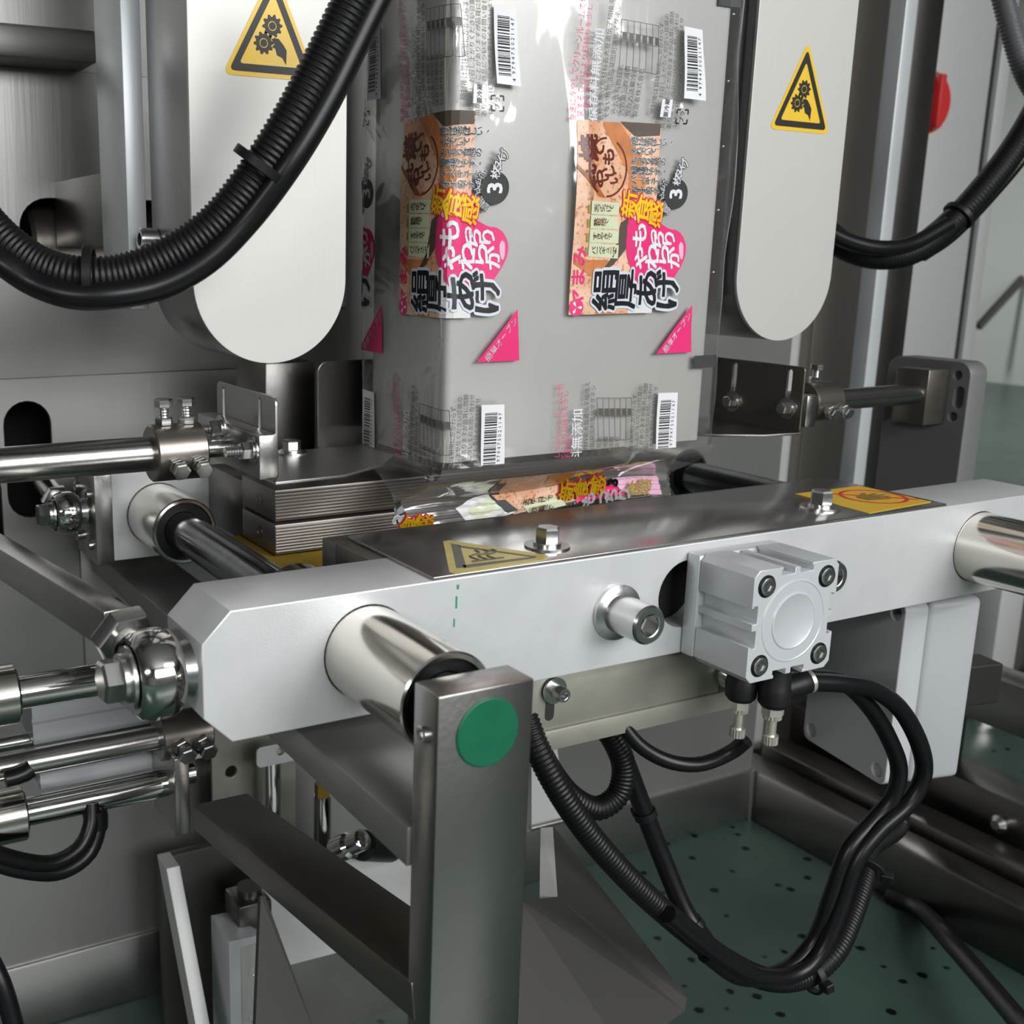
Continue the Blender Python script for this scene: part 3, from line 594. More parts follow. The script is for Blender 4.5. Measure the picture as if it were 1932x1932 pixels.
for side, (xa, xb, lab) in enumerate(((.0718, .1930, 'left brushed steel belt cover with rounded foot and partly hidden warning triangle'), (.5915, .7130, 'right brushed steel belt cover with rounded foot and full warning triangle'))):
    t = thing('belt_cover', lab, 'cover', ((xa + xb) / 2, PY + .04, 1.1165), 'belt covers')
    r = (xb - xa) / 2; cxm = (xa + xb) / 2; zb = 1.1168 + r
    def outl(k): return [(cxm + (r - k) * math.cos(a), zb + (r - k) * math.sin(a)) for a in [math.pi + math.pi * i / 40 for i in range(41)]] + [(xb - k, 1.95), (xa + k, 1.95)]
    plate('front_plate', outl(0), [], .004, 'cover', t, (0, PY + .002, 0), (1, 0, 0), (0, 0, 1), .0005)
    plate('side_band', outl(.0004), [], .086, mat('cover_band_steel', (.36, .36, .36), .3, .8, .03, 200, (1, 1, .05)), t, (0, PY + .0475, 0), (1, 0, 0), (0, 0, 1), .0005)
    inx = xb if side == 0 else xa; sg = 1 if side == 0 else -1
    bm = bmesh.new(); box(bm, min(inx + sg * .0005, inx + sg * .0095), max(inx + sg * .0005, inx + sg * .0095), PY + .012, PY + .085, 1.155, 1.95, .003); b = finish(bm, 'film_belt', 'belt', t, label='black film pull belt')
    if side:
        for k in range(9):
            bm = bmesh.new(); lathe(bm, (inx - .0095, PY + .02, 1.18 + k * .055), (-1, 0, 0), [(0, 0), (0, .0016), (.0012, .001), (.0012, 0)], 10); finish(bm, 'belt_stud', 'chrome', b)
    if side: sign(t, xz(1450, 243, PY), xz(1564, 254, PY), xz(1525, 78, PY), PY)
    else: sign(t, xz(419, 140, PY), xz(598, 155, PY), xz(517, -62, PY), PY)
    if not side:
        q = at(272, 452, X=.062); capscrew('cover_screw', (.0717, q.y, q.z), (-1, 0, 0), .0085, .0135, t)
        q = at(505, 690, Y=PY)
t = thing('cover_mount_strip', 'upright aluminium mounting strip behind the left belt cover', 'strip', (.065, .34, 1.15))
bm = bmesh.new(); box(bm, .0560, .0714, .300, .372, 1.1525, 1.398, .0012); finish(bm, 'strip', 'alu2', t)
bm = bmesh.new(); box(bm, .0530, .0714, .292, .376, 1.3985, 1.95, .002); finish(bm, 'upper_strip', 'alu2', t)
for k in (0, 1):
    bm = bmesh.new(); lathe(bm, (.0559, .315 + .03 * k, 1.162), (-1, 0, 0), [(-.001, 0), (-.001, .005), (.0003, .005), (.0003, .0042), (-.002, .004), (-.002, 0)], 18); finish(bm, 'strip_hole', 'dark', t)
bm = bmesh.new(); box(bm, .06, .0714, .3725, BY - .0005, 1.2, 1.26, .001); finish(bm, 'standoff', 'weld', t)
# ------------------------------------------------------------------ forming tube and printed film
FX0, FX1, FY0, FY1, FZ = .2548, .5325, .156, .290, 1.034
FW = FX1 - FX0; RC = .0075
t = thing('forming_tube', 'rectangular satin steel forming tube inside the printed film', 'tube', ((FX0 + FX1) / 2, .22, 1.04))
bm = bmesh.new(); ins = .0022
o = rrect(FX0 + ins, FX1 - .012, FY0 + ins, .277, .006, 4); i_ = rrect(FX0 + ins + .0015, FX1 - .0135, FY0 + ins + .0015, .2755, .005, 4)
ft = mat('forming_tube_steel', (.78, .77, .75), .42, .36, .05, 300, (1, 1, .04), .04, 5)
plate('tube_wall', o, [i_], .90, ft, t, (0, 0, 1.0385 + .45), (1, 0, 0), (0, 1, 0), .0003)
bm = bmesh.new(); box(bm, FX0 + .02, FX1 - .03, FY0 + .02, .26, 1.30, 1.31); finish(bm, 'inner_baffle', 'weld', t)
def wr(u, z):
    g = min(1, max(0, (z - 1.13) / .18))
    w_ = .0009 * math.sin(u * 38 + 3.2 * math.sin(z * 17)) + .0008 * math.sin(u * 71 - z * 46 + 1.1) + .0006 * math.sin(z * 83 + u * 21)
    w2 = .0016 + .0036 * math.sin(u * 30 + 4 * math.sin(z * 9 + 1)) * g
    # a few long soft vertical pulls near the middle
    w2 += .0045 * g * math.exp(-((u - .118 - .01 * math.sin(z * 12)) / .010) ** 2)
    return w_ * .55 + w2
def film(u, z, off=0.):
    """point of the wrapped film: u runs along the front from the left front corner, left side is u < 0"""
    D = FY1 - FY0; d = off
    k = wr(u, z)
    if u < -D - RC: q = (FX0 - D - u, FY1, 0, 1)
    elif u < -D + RC:
        a = (u + D + RC) / (2 * RC) * math.pi / 2; q = (FX0 + RC - RC * math.sin(a), FY1 - RC + RC * math.cos(a), -math.sin(a), math.cos(a))
    elif u < -RC: q = (FX0, FY0 - u, -1, 0)
    elif u < RC:
        a = (u + RC) / (2 * RC) * math.pi / 2; q = (FX0 + RC - RC * math.cos(a), FY0 + RC - RC * math.sin(a), -math.cos(a), -math.sin(a))
    elif u < FW - RC: q = (FX0 + u, FY0, 0, -1)
    elif u < FW + RC:
        a = (u - FW + RC) / (2 * RC) * math.pi / 2; q = (FX1 - RC + RC * math.sin(a), FY0 + RC - RC * math.cos(a), math.sin(a), -math.cos(a))
    else: q = (FX1, FY0 + (u - FW), 1, 0)
    kk = k * (.45 if u < 0 else 1) + .0011
    return Vector((q[0] + q[2] * (kk + d), q[1] + q[3] * (kk + d), z))
def film_mat(name='clear_film', haze=.03):
    m = bpy.data.materials.new(name); m.use_nodes = True; nt = m.node_tree; nt.nodes.clear()
    out = nt.nodes.new('ShaderNodeOutputMaterial'); tr = nt.nodes.new('ShaderNodeBsdfTransparent'); tr.inputs[0].default_value = (.96, .96, .955, 1)
    gl = nt.nodes.new('ShaderNodeBsdfGlossy'); gl.inputs['Roughness'].default_value = .10; gl.inputs[0].default_value = (1, 1, 1, 1)
    lw = nt.nodes.new('ShaderNodeLayerWeight'); pw = nt.nodes.new('ShaderNodeMath'); pw.operation = 'POWER'; pw.inputs[1].default_value = 4.
    ma = nt.nodes.new('ShaderNodeMath'); ma.operation = 'MULTIPLY_ADD'; ma.inputs[1].default_value = .85; ma.inputs[2].default_value = .14; ma.use_clamp = True
    nt.links.new(lw.outputs['Facing'], pw.inputs[0]); nt.links.new(pw.outputs[0], ma.inputs[0])
    df = nt.nodes.new('ShaderNodeBsdfDiffuse'); df.inputs[0].default_value = (.8, .8, .79, 1)
    tc = nt.nodes.new('ShaderNodeTexCoord'); n = nt.nodes.new('ShaderNodeTexNoise'); n.inputs['Scale'].default_value = 13; n.inputs['Detail'].default_value = 2; n.inputs['Distortion'].default_value = 1.6
    bp = nt.nodes.new('ShaderNodeBump'); bp.inputs['Strength'].default_value = .6; bp.inputs['Distance'].default_value = .004
    nt.links.new(tc.outputs['Object'], n.inputs[0]); nt.links.new(n.outputs[0], bp.inputs['Height'])
    nt.links.new(bp.outputs[0], gl.inputs['Normal']); nt.links.new(bp.outputs[0], lw.inputs['Normal'])
    m1 = nt.nodes.new('ShaderNodeMixShader'); m1.inputs[0].default_value = haze; nt.links.new(tr.outputs[0], m1.inputs[1]); nt.links.new(df.outputs[0], m1.inputs[2])
    m2 = nt.nodes.new('ShaderNodeMixShader'); nt.links.new(ma.outputs[0], m2.inputs[0]); nt.links.new(m1.outputs[0], m2.inputs[1]); nt.links.new(gl.outputs[0], m2.inputs[2])
    nt.links.new(m2.outputs[0], out.inputs[0]); return m
FILM = film_mat(); FILM2 = film_mat('creased_film', .10)
T = thing('printed_film', 'clear plastic packaging film with pink and black tofu print, wrapped round the forming tube', 'film', ((FX0 + FX1) / 2, .22, .97))
bm = bmesh.new(); us = [-.30 + k * (FW + .45) / 190 for k in range(191)]; zs2 = [FZ + k * .0065 for k in range(100)]
G = [[bm.verts.new(film(u, z)) for u in us] for z in zs2]
for a, b in zip(G[:-1], G[1:]):
    for k in range(190): bm.faces.new((a[k], a[k + 1], b[k + 1], b[k]))
finish(bm, 'film_sleeve', FILM, T, 180)
# narrow folded film edge down the right rear
bm = bmesh.new(); 
for k in range(60):
    z = FZ + .02 + k * .0105
    a = bm.verts.new((FX1 + .0015 + .0006 * math.sin(k * 1.7), .162, z)); b = bm.verts.new((FX1 + .012 + .0015 * math.sin(k * .9), .19 + .001 * math.sin(k), z)); c_ = bm.verts.new((FX1 + .004 + .001 * math.sin(k * 1.3), .205, z))
    if k: bm.faces.new((pa_, a, b, pb_)); bm.faces.new((pb_, b, c_, pc_))
    pa_, pb_, pc_ = a, b, c_
finish(bm, 'film_fin', FILM, T, 180)
# tail: the tube end folds in to the flat, crimped, zigzag cut seam
SY, SZ0, SZ1 = .200, 1.0015, .9835
def tail(u, v):
    """u along the front 0..1, v 0 (tube end) .. 1 (start of seam) .. 1.6 (cut edge)"""
    if v <= 1:
        e = v * v * (3 - 2 * v)
        return Vector(((FX0 - .0008 - .016 * e) * (1 - u) + (FX1 + .0008 - .006 * e) * u, FY0 - .001 + (SY - FY0) * e, FZ + (SZ0 - FZ) * v - .004 * math.sin(v * math.pi) + .0035 * math.sin(u * 9 + 1) * e - .0055 * max(0, .42 - u) / .42 * e))
    f_ = (v - 1) / .6; zig = 0
    return Vector(((FX0 - .0168) * (1 - u) + (FX1 - .0052) * u, SY - .004 * f_ + .0008 * math.sin(f_ * 22), SZ0 + (SZ1 - SZ0) * f_ + .0035 * math.sin(u * 9 + 1) - .022 * max(0, .42 - u) / .42 * (.25 + .75 * f_)))
bm = bmesh.new(); nu = 150; vsl = [k / 10 for k in range(11)] + [1 + .6 * k / 12 for k in range(1, 13)]
rows = []
for j, v in enumerate(vsl):
    row = []
    for k in range(nu + 1):
        p = tail(k / nu, v)
        if j == len(vsl) - 1: p.z -= .0022 if k % 2 else 0
        row.append(bm.verts.new(p))
    rows.append(row)
for a, b in zip(rows[:-1], rows[1:]):
    for k in range(nu): bm.faces.new((a[k], a[k + 1], b[k + 1], b[k]))
finish(bm, 'front_tail', FILM2, T, 180)
bm = bmesh.new(); rows = []
for j in range(11):
    v = j / 10; e = v * v * (3 - 2 * v); rows.append([bm.verts.new(((FX0 - .016 * e) * (1 - k / 40) + (FX1 - .006 * e) * k / 40, FY1 + (SY + .002 - FY1) * e, FZ + (SZ0 - FZ) * v)) for k in range(41)])
for a, b in zip(rows[:-1], rows[1:]):
    for k in range(40): bm.faces.new((a[k], a[k + 1], b[k + 1], b[k]))
finish(bm, 'rear_tail', FILM2, T, 180)
for s, xx in ((1, FX0), (-1, FX1)):
    bm = bmesh.new(); rows = []
    for j in range(11):
        v = j / 10; e = v * v * (3 - 2 * v); row = []
        for k in range(13):
            q = k / 12; y0_ = FY0 + (SY - FY0) * e; y1_ = FY1 + (SY + .002 - FY1) * e
            row.append(bm.verts.new((xx - (.016 if s > 0 else .006) * e + s * .060 * e * math.sin(q * math.pi), y0_ + (y1_ - y0_) * q, FZ + (SZ0 - FZ) * v)))
        rows.append(row)
    for a, b in zip(rows[:-1], rows[1:]):
        for k in range(12): bm.faces.new((a[k], a[k + 1], b[k + 1], b[k]))
    finish(bm, 'side_gusset', FILM, T, 180)
# ------------------------------------------------------------------ print on the film
def ink(name, col, rough=.35): return mat(name, col, rough)
PINK = ink('print_pink', (.80, .035, .19)); WHITE = ink('print_white', (.80, .81, .84)); BLACK = ink('print_black', (.012, .012, .014)); YEL = ink('print_yellow', (.90, .60, .01)); RED = ink('print_red', (.70, .02, .06))
GREYT = ink('print_grey_text', (.10, .095, .085)); BROWN = ink('print_brown', (.14, .03, .02)); NOTE = ink('print_pale_green', (.62, .68, .46)); OLIVE = ink('print_olive', (.33, .27, .04)); PALE = ink('print_pale_white', (.72, .72, .72)); DGREY = ink('print_dark_grey', (.045, .05, .048)); LPINK = ink('print_light_pink', (.80, .45, .62)); BLUEW = ink('print_cool_white', (.66, .70, .78))
def food_mat():
    m = bpy.data.materials.new('print_food_photo'); m.use_nodes = True; nt = m.node_tree; b = nt.nodes['Principled BSDF']; b.inputs['Roughness'].default_value = .35
    tc = nt.nodes.new('ShaderNodeTexCoord'); n1 = nt.nodes.new('ShaderNodeTexNoise'); n1.inputs['Scale'].default_value = 45; n1.inputs['Detail'].default_value = 3
    n2 = nt.nodes.new('ShaderNodeTexNoise'); n2.inputs['Scale'].default_value = 330
    cr = nt.nodes.new('ShaderNodeValToRGB'); e = cr.color_ramp.elements; e[0].position = .3; e[0].color = (.70, .33, .17, 1); e[1].position = .62; e[1].color = (.84, .56, .40, 1)
    c2 = nt.nodes.new('ShaderNodeValToRGB'); c2.color_ramp.elements[0].position = .33; c2.color_ramp.elements[0].color = (.55, .32, .2, 1); c2.color_ramp.elements[1].position = .43
    mx = nt.nodes.new('ShaderNodeMix'); mx.data_type = 'RGBA'; mx.blend_type = 'MULTIPLY'; mx.inputs[0].default_value = .8
    for n in (n1, n2): nt.links.new(tc.outputs['Object'], n.inputs['Vector'])
    nt.links.new(n1.outputs[0], cr.inputs[0]); nt.links.new(n2.outputs[0], c2.inputs[0]); nt.links.new(cr.outputs[0], mx.inputs[6]); nt.links.new(c2.outputs[0], mx.inputs[7]); nt.links.new(mx.outputs[2], b.inputs['Base Color']); return m
FOOD = food_mat()
FYP = FY0 - .001
def D(px, py): p = at(px, py, Y=FYP); return Vector((p.x - FX0, p.z))
PU = (D(1302, 663) - D(977, 680)).x           # repeat round the tube
PV = (D(1275, 190) - D(1275, 858)).y          # repeat along the tube
_tc = {}
def glyphs(s, res=2, off=0.):
    k = (s, res, off)
    if k not in _tc:
        c = bpy.data.curves.new('txt', 'FONT'); c.body = s; c.resolution_u = res; c.offset = off; c.size = 1
        o = bpy.data.objects.new('txt', c); COL.objects.link(o); dg = bpy.context.evaluated_depsgraph_get(); me = bpy.data.meshes.new_from_object(o.evaluated_get(dg))
        _tc[k] = ([(v.co.x, v.co.y) for v in me.vertices], [tuple(p.vertices) for p in me.polygons]); bpy.data.objects.remove(o); bpy.data.meshes.remove(me); bpy.data.curves.remove(c)
    return _tc[k]
class Art:
    """flat print: polygons in film coordinates, collected per colour and wrapped on the film"""
    def __init__(s): s.v = []; s.f = []
    def poly(s, pts): b = len(s.v); s.v += [tuple(p) for p in pts]; s.f.append(tuple(range(b, b + len(pts)))); return s
    def text(s, body, cen, h, ang=90, off=0., sx=1., mirror=False, res=2):
        """one run of text centred on cen, letter height h, turned ang degrees"""
        vs, fs = glyphs(body, res, 0.)
        if not vs: return s
        g0 = vs; dis = [(0, 0)] if off < .005 else [(0, 0)] + [(off * math.cos(k * math.pi / 5), off * math.sin(k * math.pi / 5)) for k in range(10)] if off > .04 else [(0, 0)] + [(off * math.cos(k * math.pi / 2 + .7), off * math.sin(k * math.pi / 2 + .7)) for k in range(4)]
        x0, x1 = min(v[0] for v in g0), max(v[0] for v in g0); cx_, cy_ = (x0 + x1) / 2, .33; ca, sa = math.cos(math.radians(ang)), math.sin(math.radians(ang)); 
        for ox, oy in dis:
            b = len(s.v)
            for x, y in vs:
                X_, Y_ = (x + ox - cx_) * h * sx * (-1 if mirror else 1), (y + oy - cy_) * h; s.v.append((cen[0] + X_ * ca - Y_ * sa, cen[1] + X_ * sa + Y_ * ca))
            s.f += [tuple(i + b for i in f) for f in fs]
        return s
    def put(s, name, m, layer, du=0., dz=0., clip=None, cut=True, fn=None):
        bm = bmesh.new(); vs = [bm.verts.new((u + du, z + dz, 0)) for u, z in s.v]
        for f in s.f:
            try: bm.faces.new([vs[i] for i in f])
            except ValueError: pass
        if clip:
            for co, no in clip: bmesh.ops.bisect_plane(bm, geom=bm.verts[:] + bm.edges[:] + bm.faces[:], plane_co=co, plane_no=no, clear_outer=True)
        if not bm.faces: bm.free(); return None
        if cut:
            umin, umax = min(v.co.x for v in bm.verts), max(v.co.x for v in bm.verts); zmin, zmax = min(v.co.y for v in bm.verts), max(v.co.y for v in bm.verts)
            for q in range(math.ceil(umin / .005), math.floor(umax / .005) + 1):
                if umin > .02 and q % 2: continue
                bmesh.ops.bisect_plane(bm, geom=bm.verts[:] + bm.edges[:] + bm.faces[:], plane_co=(q * .005, 0, 0), plane_no=(1, 0, 0))
            for q in range(math.ceil(zmin / .01), math.floor(zmax / .01) + 1): bmesh.ops.bisect_plane(bm, geom=bm.verts[:] + bm.edges[:] + bm.faces[:], plane_co=(0, q * .01, 0), plane_no=(0, 1, 0))
        for v in bm.verts: v.co = (fn or film)(v.co.x, v.co.y, .0002 + .00018 * layer)
        return finish(bm, name, m, T, None)
def L(px0, px1, py0, py1):  # rectangle from photo corners
    a, b = D(px0, py0), D(px1, py1); return [(a.x, b.y), (b.x, b.y), (b.x, a.y), (a.x, a.y)]
arts = []
def art(name, m, layer, a): arts.append((name, m, layer, a))
# picture panel with food photo
art('picture_panel', FOOD, 1, Art().poly([D(1086, 226), D(1246, 236), D(1226, 590), D(1070, 594)]))
art('picture_fade', PALE, 2, Art().poly([D(1222, 420), D(1236, 440), D(1226, 590), D(1180, 591), D(1186, 560)]))
CRUST = mat('print_fried_crust', (.60, .22, .075), .35, var=.25, vscale=60); CRUST2 = mat('print_dark_crust', (.36, .115, .04), .35, var=.3, vscale=60)
art('crust_face', CRUST, 2, Art().poly([D(1135, 229), D(1172, 231), D(1214, 300), D(1218, 345), D(1196, 420), D(1178, 400), D(1186, 330)]))
art('crust_face', CRUST, 2, Art().poly([D(1078, 475), D(1100, 490), D(1140, 490), D(1152, 520), D(1120, 530), D(1077, 498)]))
art('crust_face', CRUST2, 2, Art().poly([D(1081, 318), D(1122, 372), D(1138, 374), D(1120, 352), D(1082, 310)]))
art('crust_face', CRUST, 2, Art().poly([D(1122, 560), D(1160, 552), D(1156, 592), D(1120, 593)]))
art('dish_shadow', mat('print_dish_shadow', (.09, .065, .05), .4), 3, Art().poly([D(1172, 229), D(1244, 234), D(1243, 256), D(1200, 258)]))
art('dish_shadow', mat('print_dish_shadow', (.09, .065, .05), .4), 3, Art().poly([D(1166, 420), D(1184, 408), D(1174, 470), D(1150, 500), D(1128, 512), D(1152, 478)]))
ring = Art(); c0 = D(1142, 316); rr_ = (D(1182, 312) - D(1100, 312)).x / 2
N = 48
for k in range(N):
    if k % 24 in (8, 9, 10, 11): continue
    a0, a1 = 2 * math.pi * k / N, 2 * math.pi * (k + 1) / N
    ring.poly([(c0.x + rr_ * f * math.cos(a), c0.y + rr_ * 1.06 * f * math.sin(a)) for a, f in ((a0, .93), (a0, 1), (a1, 1), (a1, .93))])
art('brush_ring', BROWN, 3, ring)
b_ = Art()
for s, px, py, h in (('焼', 1107, 279, .017), ('い', 1107, 311, .012), ('て', 1127, 287, .013), ('も', 1147, 296, .012), ('お', 1120, 336, .014), ('い', 1137, 330, .010), ('し', 1148, 322, .010), ('い', 1156, 336, .009)): b_.text(s, D(px, py), h * 1.2, 92, .04)
art('brush_lettering', BROWN, 3, b_)
# four pale notes
n_, nt_, no_ = Art(), Art(), Art()
for k, s in enumerate(('天つゆつけて', '鉄板焼で', 'すきやきで', 'バーベキューで')):
    y0, y1 = 379 + k * 26.5, 379 + k * 26.5 + 25.5; x0 = 1106 - k * 1.2
    n_.poly([D(x0, y0), D(x0 + 58 - (k == 1) * 2, y0 + 4), D(x0 + 56, y1 + (2 if k < 3 else 4)), D(x0 - 1, y1)])
    no_.poly([D(x0 - 6, y0 + 8), D(x0 - 2, y0 + 8), D(x0 - 2, y1 - 2), D(x0 - 6, y1 - 2)])
    ch_ = len(s)
    for j, g in enumerate(s): nt_.text(g, D(x0 + 6 + 44 * (j + .5) / 6.5 * (1 if ch_ > 5 else 1.15), (y0 + y1) / 2 + 1), .0046, 90, .015, 1.45)
art('note_paper', NOTE, 3, n_); art('note_edge', OLIVE, 3, no_); art('note_lettering', BROWN, 4, nt_)
# brand lettering reads upwards
art('brand_lettering', PINK, 3, Art().text('ヤまみ', D(1087, 523), .0135, 91, .03, 1.2))
lg = Art(); q = D(1083, 580); lg.poly([(q.x + .0066 * math.cos(k * .2618), q.y + .0066 * math.sin(k * .2618)) for k in range(24)]); art('brand_roundel', PINK, 3, lg)
lg = Art()
for k in range(3):
    a = math.radians(90 + 30 + 120 * k); lg.poly([(q.x + r_ * math.cos(a + da), q.y + r_ * math.sin(a + da)) for r_, da in ((.0006, 0), (.0042, .3), (.0054, 0), (.0042, -.3))])
art('brand_mark', WHITE, 4, lg)
# short paragraph, columns turned on their side
p1, p2 = Art(), Art()
for k, s in enumerate(('焼けば香ばしい、', 'それでいて', 'もっちり食感の', '絹厚揚げです。', 'バーベキューにも', 'おすすめです。')):
    for j, g in enumerate(s):
        if g == 'ー': g = '|'
        c_ = D(1197 - k * .6 + j * 9.0, 266 + k * 18.4 + j * .4); p1.text(g, c_, .0058, 90, .06, 1.22); p2.text(g, c_, .0058, 90, .016, 1.22)
art('paragraph_outline', WHITE, 4, p1); art('paragraph_lettering', GREYT, 5, p2)
# 3-piece badge
q = D(1275, 366); bd = Art().poly([(q.x + .0125 * math.cos(k * .1745), q.y + .0118 * math.sin(k * .1745)) for k in range(36)]); art('badge', DGREY, 4, bd)
art('badge_number', WHITE, 5, Art().text('3', D(1275, 366), .0185, 92, .03))
p1, p2 = Art(), Art()
for j, (g, px, py) in enumerate((('枚', 1276, 340), ('タ', 1279, 328), ('イ', 1284, 318), ('プ', 1289, 308))): p1.text(g, D(px, py), .0088, 88, .09); p2.text(g, D(px, py), .0088, 88, .02)
art('badge_tail_outline', DGREY, 5, p1); art('badge_tail_lettering', WHITE, 6, p2)
p1, p2 = Art(), Art()
for j, g in enumerate('調理しやすい'):
    a = math.radians(236 - j * 17); c_ = (q.x + .0158 * math.cos(a), q.y + .0158 * math.sin(a)); p1.text(g, c_, .0066, math.degrees(a) - 90 + 180, .11); p2.text(g, c_, .0066, math.degrees(a) - 90 + 180, .01)
art('badge_arc_outline', DGREY, 5, p1); art('badge_arc_lettering', WHITE, 6, p2)
# pink blob
blob = [(1186, 402), (1200, 398), (1214, 404), (1236, 414), (1250, 424), (1264, 432), (1276, 434), (1286, 442), (1292, 456), (1293, 472), (1289, 488), (1281, 504), (1272, 518), (1262, 532), (1246, 538), (1228, 546), (1212, 550), (1202, 544), (1194, 528), (1184, 506), (1177, 486), (1175, 464), (1177, 440), (1180, 420)]
def smooth(pts, per=4): return [(v.x, v.y) for v in catmull([Vector((*p, 0)) for p in pts + pts[:1]], per)[:-1]]
art('pink_blob', PINK, 3, Art().poly([D(*p) for p in smooth(blob)]))
art('blob_gloss', LPINK, 4, Art().poly([D(*p) for p in smooth([(1284, 456), (1288, 462), (1287, 482), (1283, 490), (1280, 480), (1280, 464)])]))
art('blob_gloss', LPINK, 4, Art().poly([D(*p) for p in smooth([(1190, 404), (1202, 402), (1206, 408), (1196, 416), (1191, 412)])]))
bl = Art()
for g, px, py, h in (('も', 1203, 444, .0195), ('っ', 1229, 446, .014), ('ち', 1241, 454, .0165), ('り', 1263, 450, .015), ('や', 1205, 486, .0175), ('わ', 1227, 484, .019), ('ら', 1249, 480, .0185), ('か', 1269, 486, .0165)): bl.text(g, D(px, py), h * .9, 94, .035, 1.25)
art('blob_lettering', WHITE, 5, bl)
# yellow lettering
p1, p2 = Art(), Art()
for g, px, py, h in (('新', 1184, 385, .0205), ('食', 1210, 395, .022), ('感', 1236, 404, .0205)): p1.text(g, D(px, py), h * .80, 82, .07, 1.35); p2.text(g, D(px, py), h * .80, 82, .022, 1.35)
art('yellow_outline', RED, 5, p1); art('yellow_lettering', YEL, 6, p2)
# product name
p1, p2 = Art(), Art()
for g, px, py, h in (('絹', 1136, 548, .0300), ('厚', 1176, 546, .0290), ('あ', 1218, 544, .0300), ('げ', 1256, 545, .0310)): p1.text(g, D(px, py), h * .86, 91, .085, 1.32); p2.text(g, D(px, py), h * .86, 91, .026, 1.32)
art('name_outline', BLUEW, 6, p1); art('name_lettering', BLACK, 7, p2)
# easy-open triangle and register mark
art('open_triangle', PINK, 2, Art().poly([D(1303, 575), D(1302, 664), D(1233, 667)]))
tv = D(1288, 605) - D(1257, 648); art('open_lettering', WHITE, 3, Art().text('簡単オープン', D(1274, 628), .0068, math.degrees(math.atan2(tv.y, tv.x)), .008))
art('register_mark', DGREY, 2, Art().poly(L(1307, 1347, 671, 692)))
main = list(arts); arts = []
# ---- information block (measured on the lower repeat)
a_ = Art(); bars = random.Random(3)
bx0, bx1, by0, by1 = D(1239, 800).x, D(1274, 800).x, D(1256, 856).y, D(1256, 742).y
art('barcode_label', WHITE, 2, Art().poly([D(1239, 741), D(1275, 740), D(1271, 857), D(1234, 859)]))
y = by0 + .0055
while y < by1 - .005:
    h = bars.choice((.0004, .0004, .0008, .0012)); a_.poly([(bx0 + .0012, y), (bx0 + .0125, y), (bx0 + .0125, y + h), (bx0 + .0012, y + h)]); y += h + bars.choice((.0004, .0005, .0008, .0012))
art('barcode_bars', BLACK, 3, a_)
a_ = Art(); 
for k, g in enumerate('4979475021147'): a_.text(g, (bx0 + .0152, by0 + .003 + (by1 - by0 - .008) * (k + (.0 if k == 0 else .55)) / 13.2), .0044, 90)
art('barcode_digits', BLACK, 3, a_)
a_ = Art().text('急速に冷やしてクリーンルームで包', D(1050, 826), .0060, 90, 0, .92).text('装することにより日持ちを少し', D(1061, 829), .0060, 90, 0, .95).text('良くさせました', D(1069, 862), .0058, 90, 0, .9); art('pink_text', PINK, 2, a_)
art('white_text', WHITE, 3, Art().text('保存料無添加', D(1084, 848), .0118, 90, .012, .95))
a_ = Art(); lines = ['名称生揚げ原材料名大豆遺伝子組換え', 'でない植物油脂凝固剤塩化マグネシ', 'ウム含有物豆乳加工食品消泡剤グリ', '内容量三枚消費期限表面上部に記載', '保存方法要冷蔵十度以下で保存して', '製造者株式会社三原市沼田西町小原']
for k, s in enumerate(lines): a_.text(s if k < 2 else s[:7], D(1102 + k * 11.5, 820 if k < 2 else 862), .0054, 90, .0, .95)
lines2 = ['開封後は賞味期限にかかわらず', 'お早めにお召し上がりください豆腐の', '角が欠けることがありますが品質に問題', 'ありません商品についてのお問い合わせ', 'はお客様窓口までお電話くださいませ']
for k, s in enumerate(lines2): a_.text(s, D(1190 + k * 9.5, 818), .0052, 90, 0, .92)
art('small_print', GREYT, 2, a_)
a_ = Art(); tx0, tx1, ty0, ty1 = 1124, 1188, 750, 828
for k in range(7): x_ = tx0 + (tx1 - tx0) * k / 6; a_.poly([D(x_, ty0), D(x_ + 1, ty0), D(x_ + 1, ty1), D(x_, ty1)])
for yy in (750, 770, 784, 828): a_.poly([D(tx0, yy), D(tx1, yy), D(tx1, yy + 1), D(tx0, yy + 1)])
for k in range(6): a_.poly([D(tx0 + 3 + k * 11, 771), D(tx0 + 10 + k * 11, 771), D(tx0 + 10 + k * 11, 783), D(tx0 + 3 + k * 11, 783)])
art('nutrition_table', GREYT, 2, a_)
art('cold_label', WHITE, 3, Art().poly(L(1199, 1214, 866, 893))); art('cold_lettering', BLACK, 4, Art().text('要冷蔵', D(1207, 879), .0046, 90, .01))
a_ = Art(); q = D(1232, 889)
for e_ in range(4):
    ang = e_ * math.pi / 2; 
    for s in (-1, 1):
        x0_, y0_, x1_, y1_ = .0045, -.0052 * s, .0058, -.0018 * s
        pts = [(x0_, y0_), (x1_, y0_), (x1_, y1_), (x0_, y1_)]; a_.poly([(q.x + x * math.cos(ang) - y * math.sin(ang), q.y + x * math.sin(ang) + y * math.cos(ang)) for x, y in pts])
a_.text('プラ', q, .0048, 90, .02); art('recycling_mark', BLACK, 3, a_)
block = list(arts); arts = []
D_ = FY1 - FY0
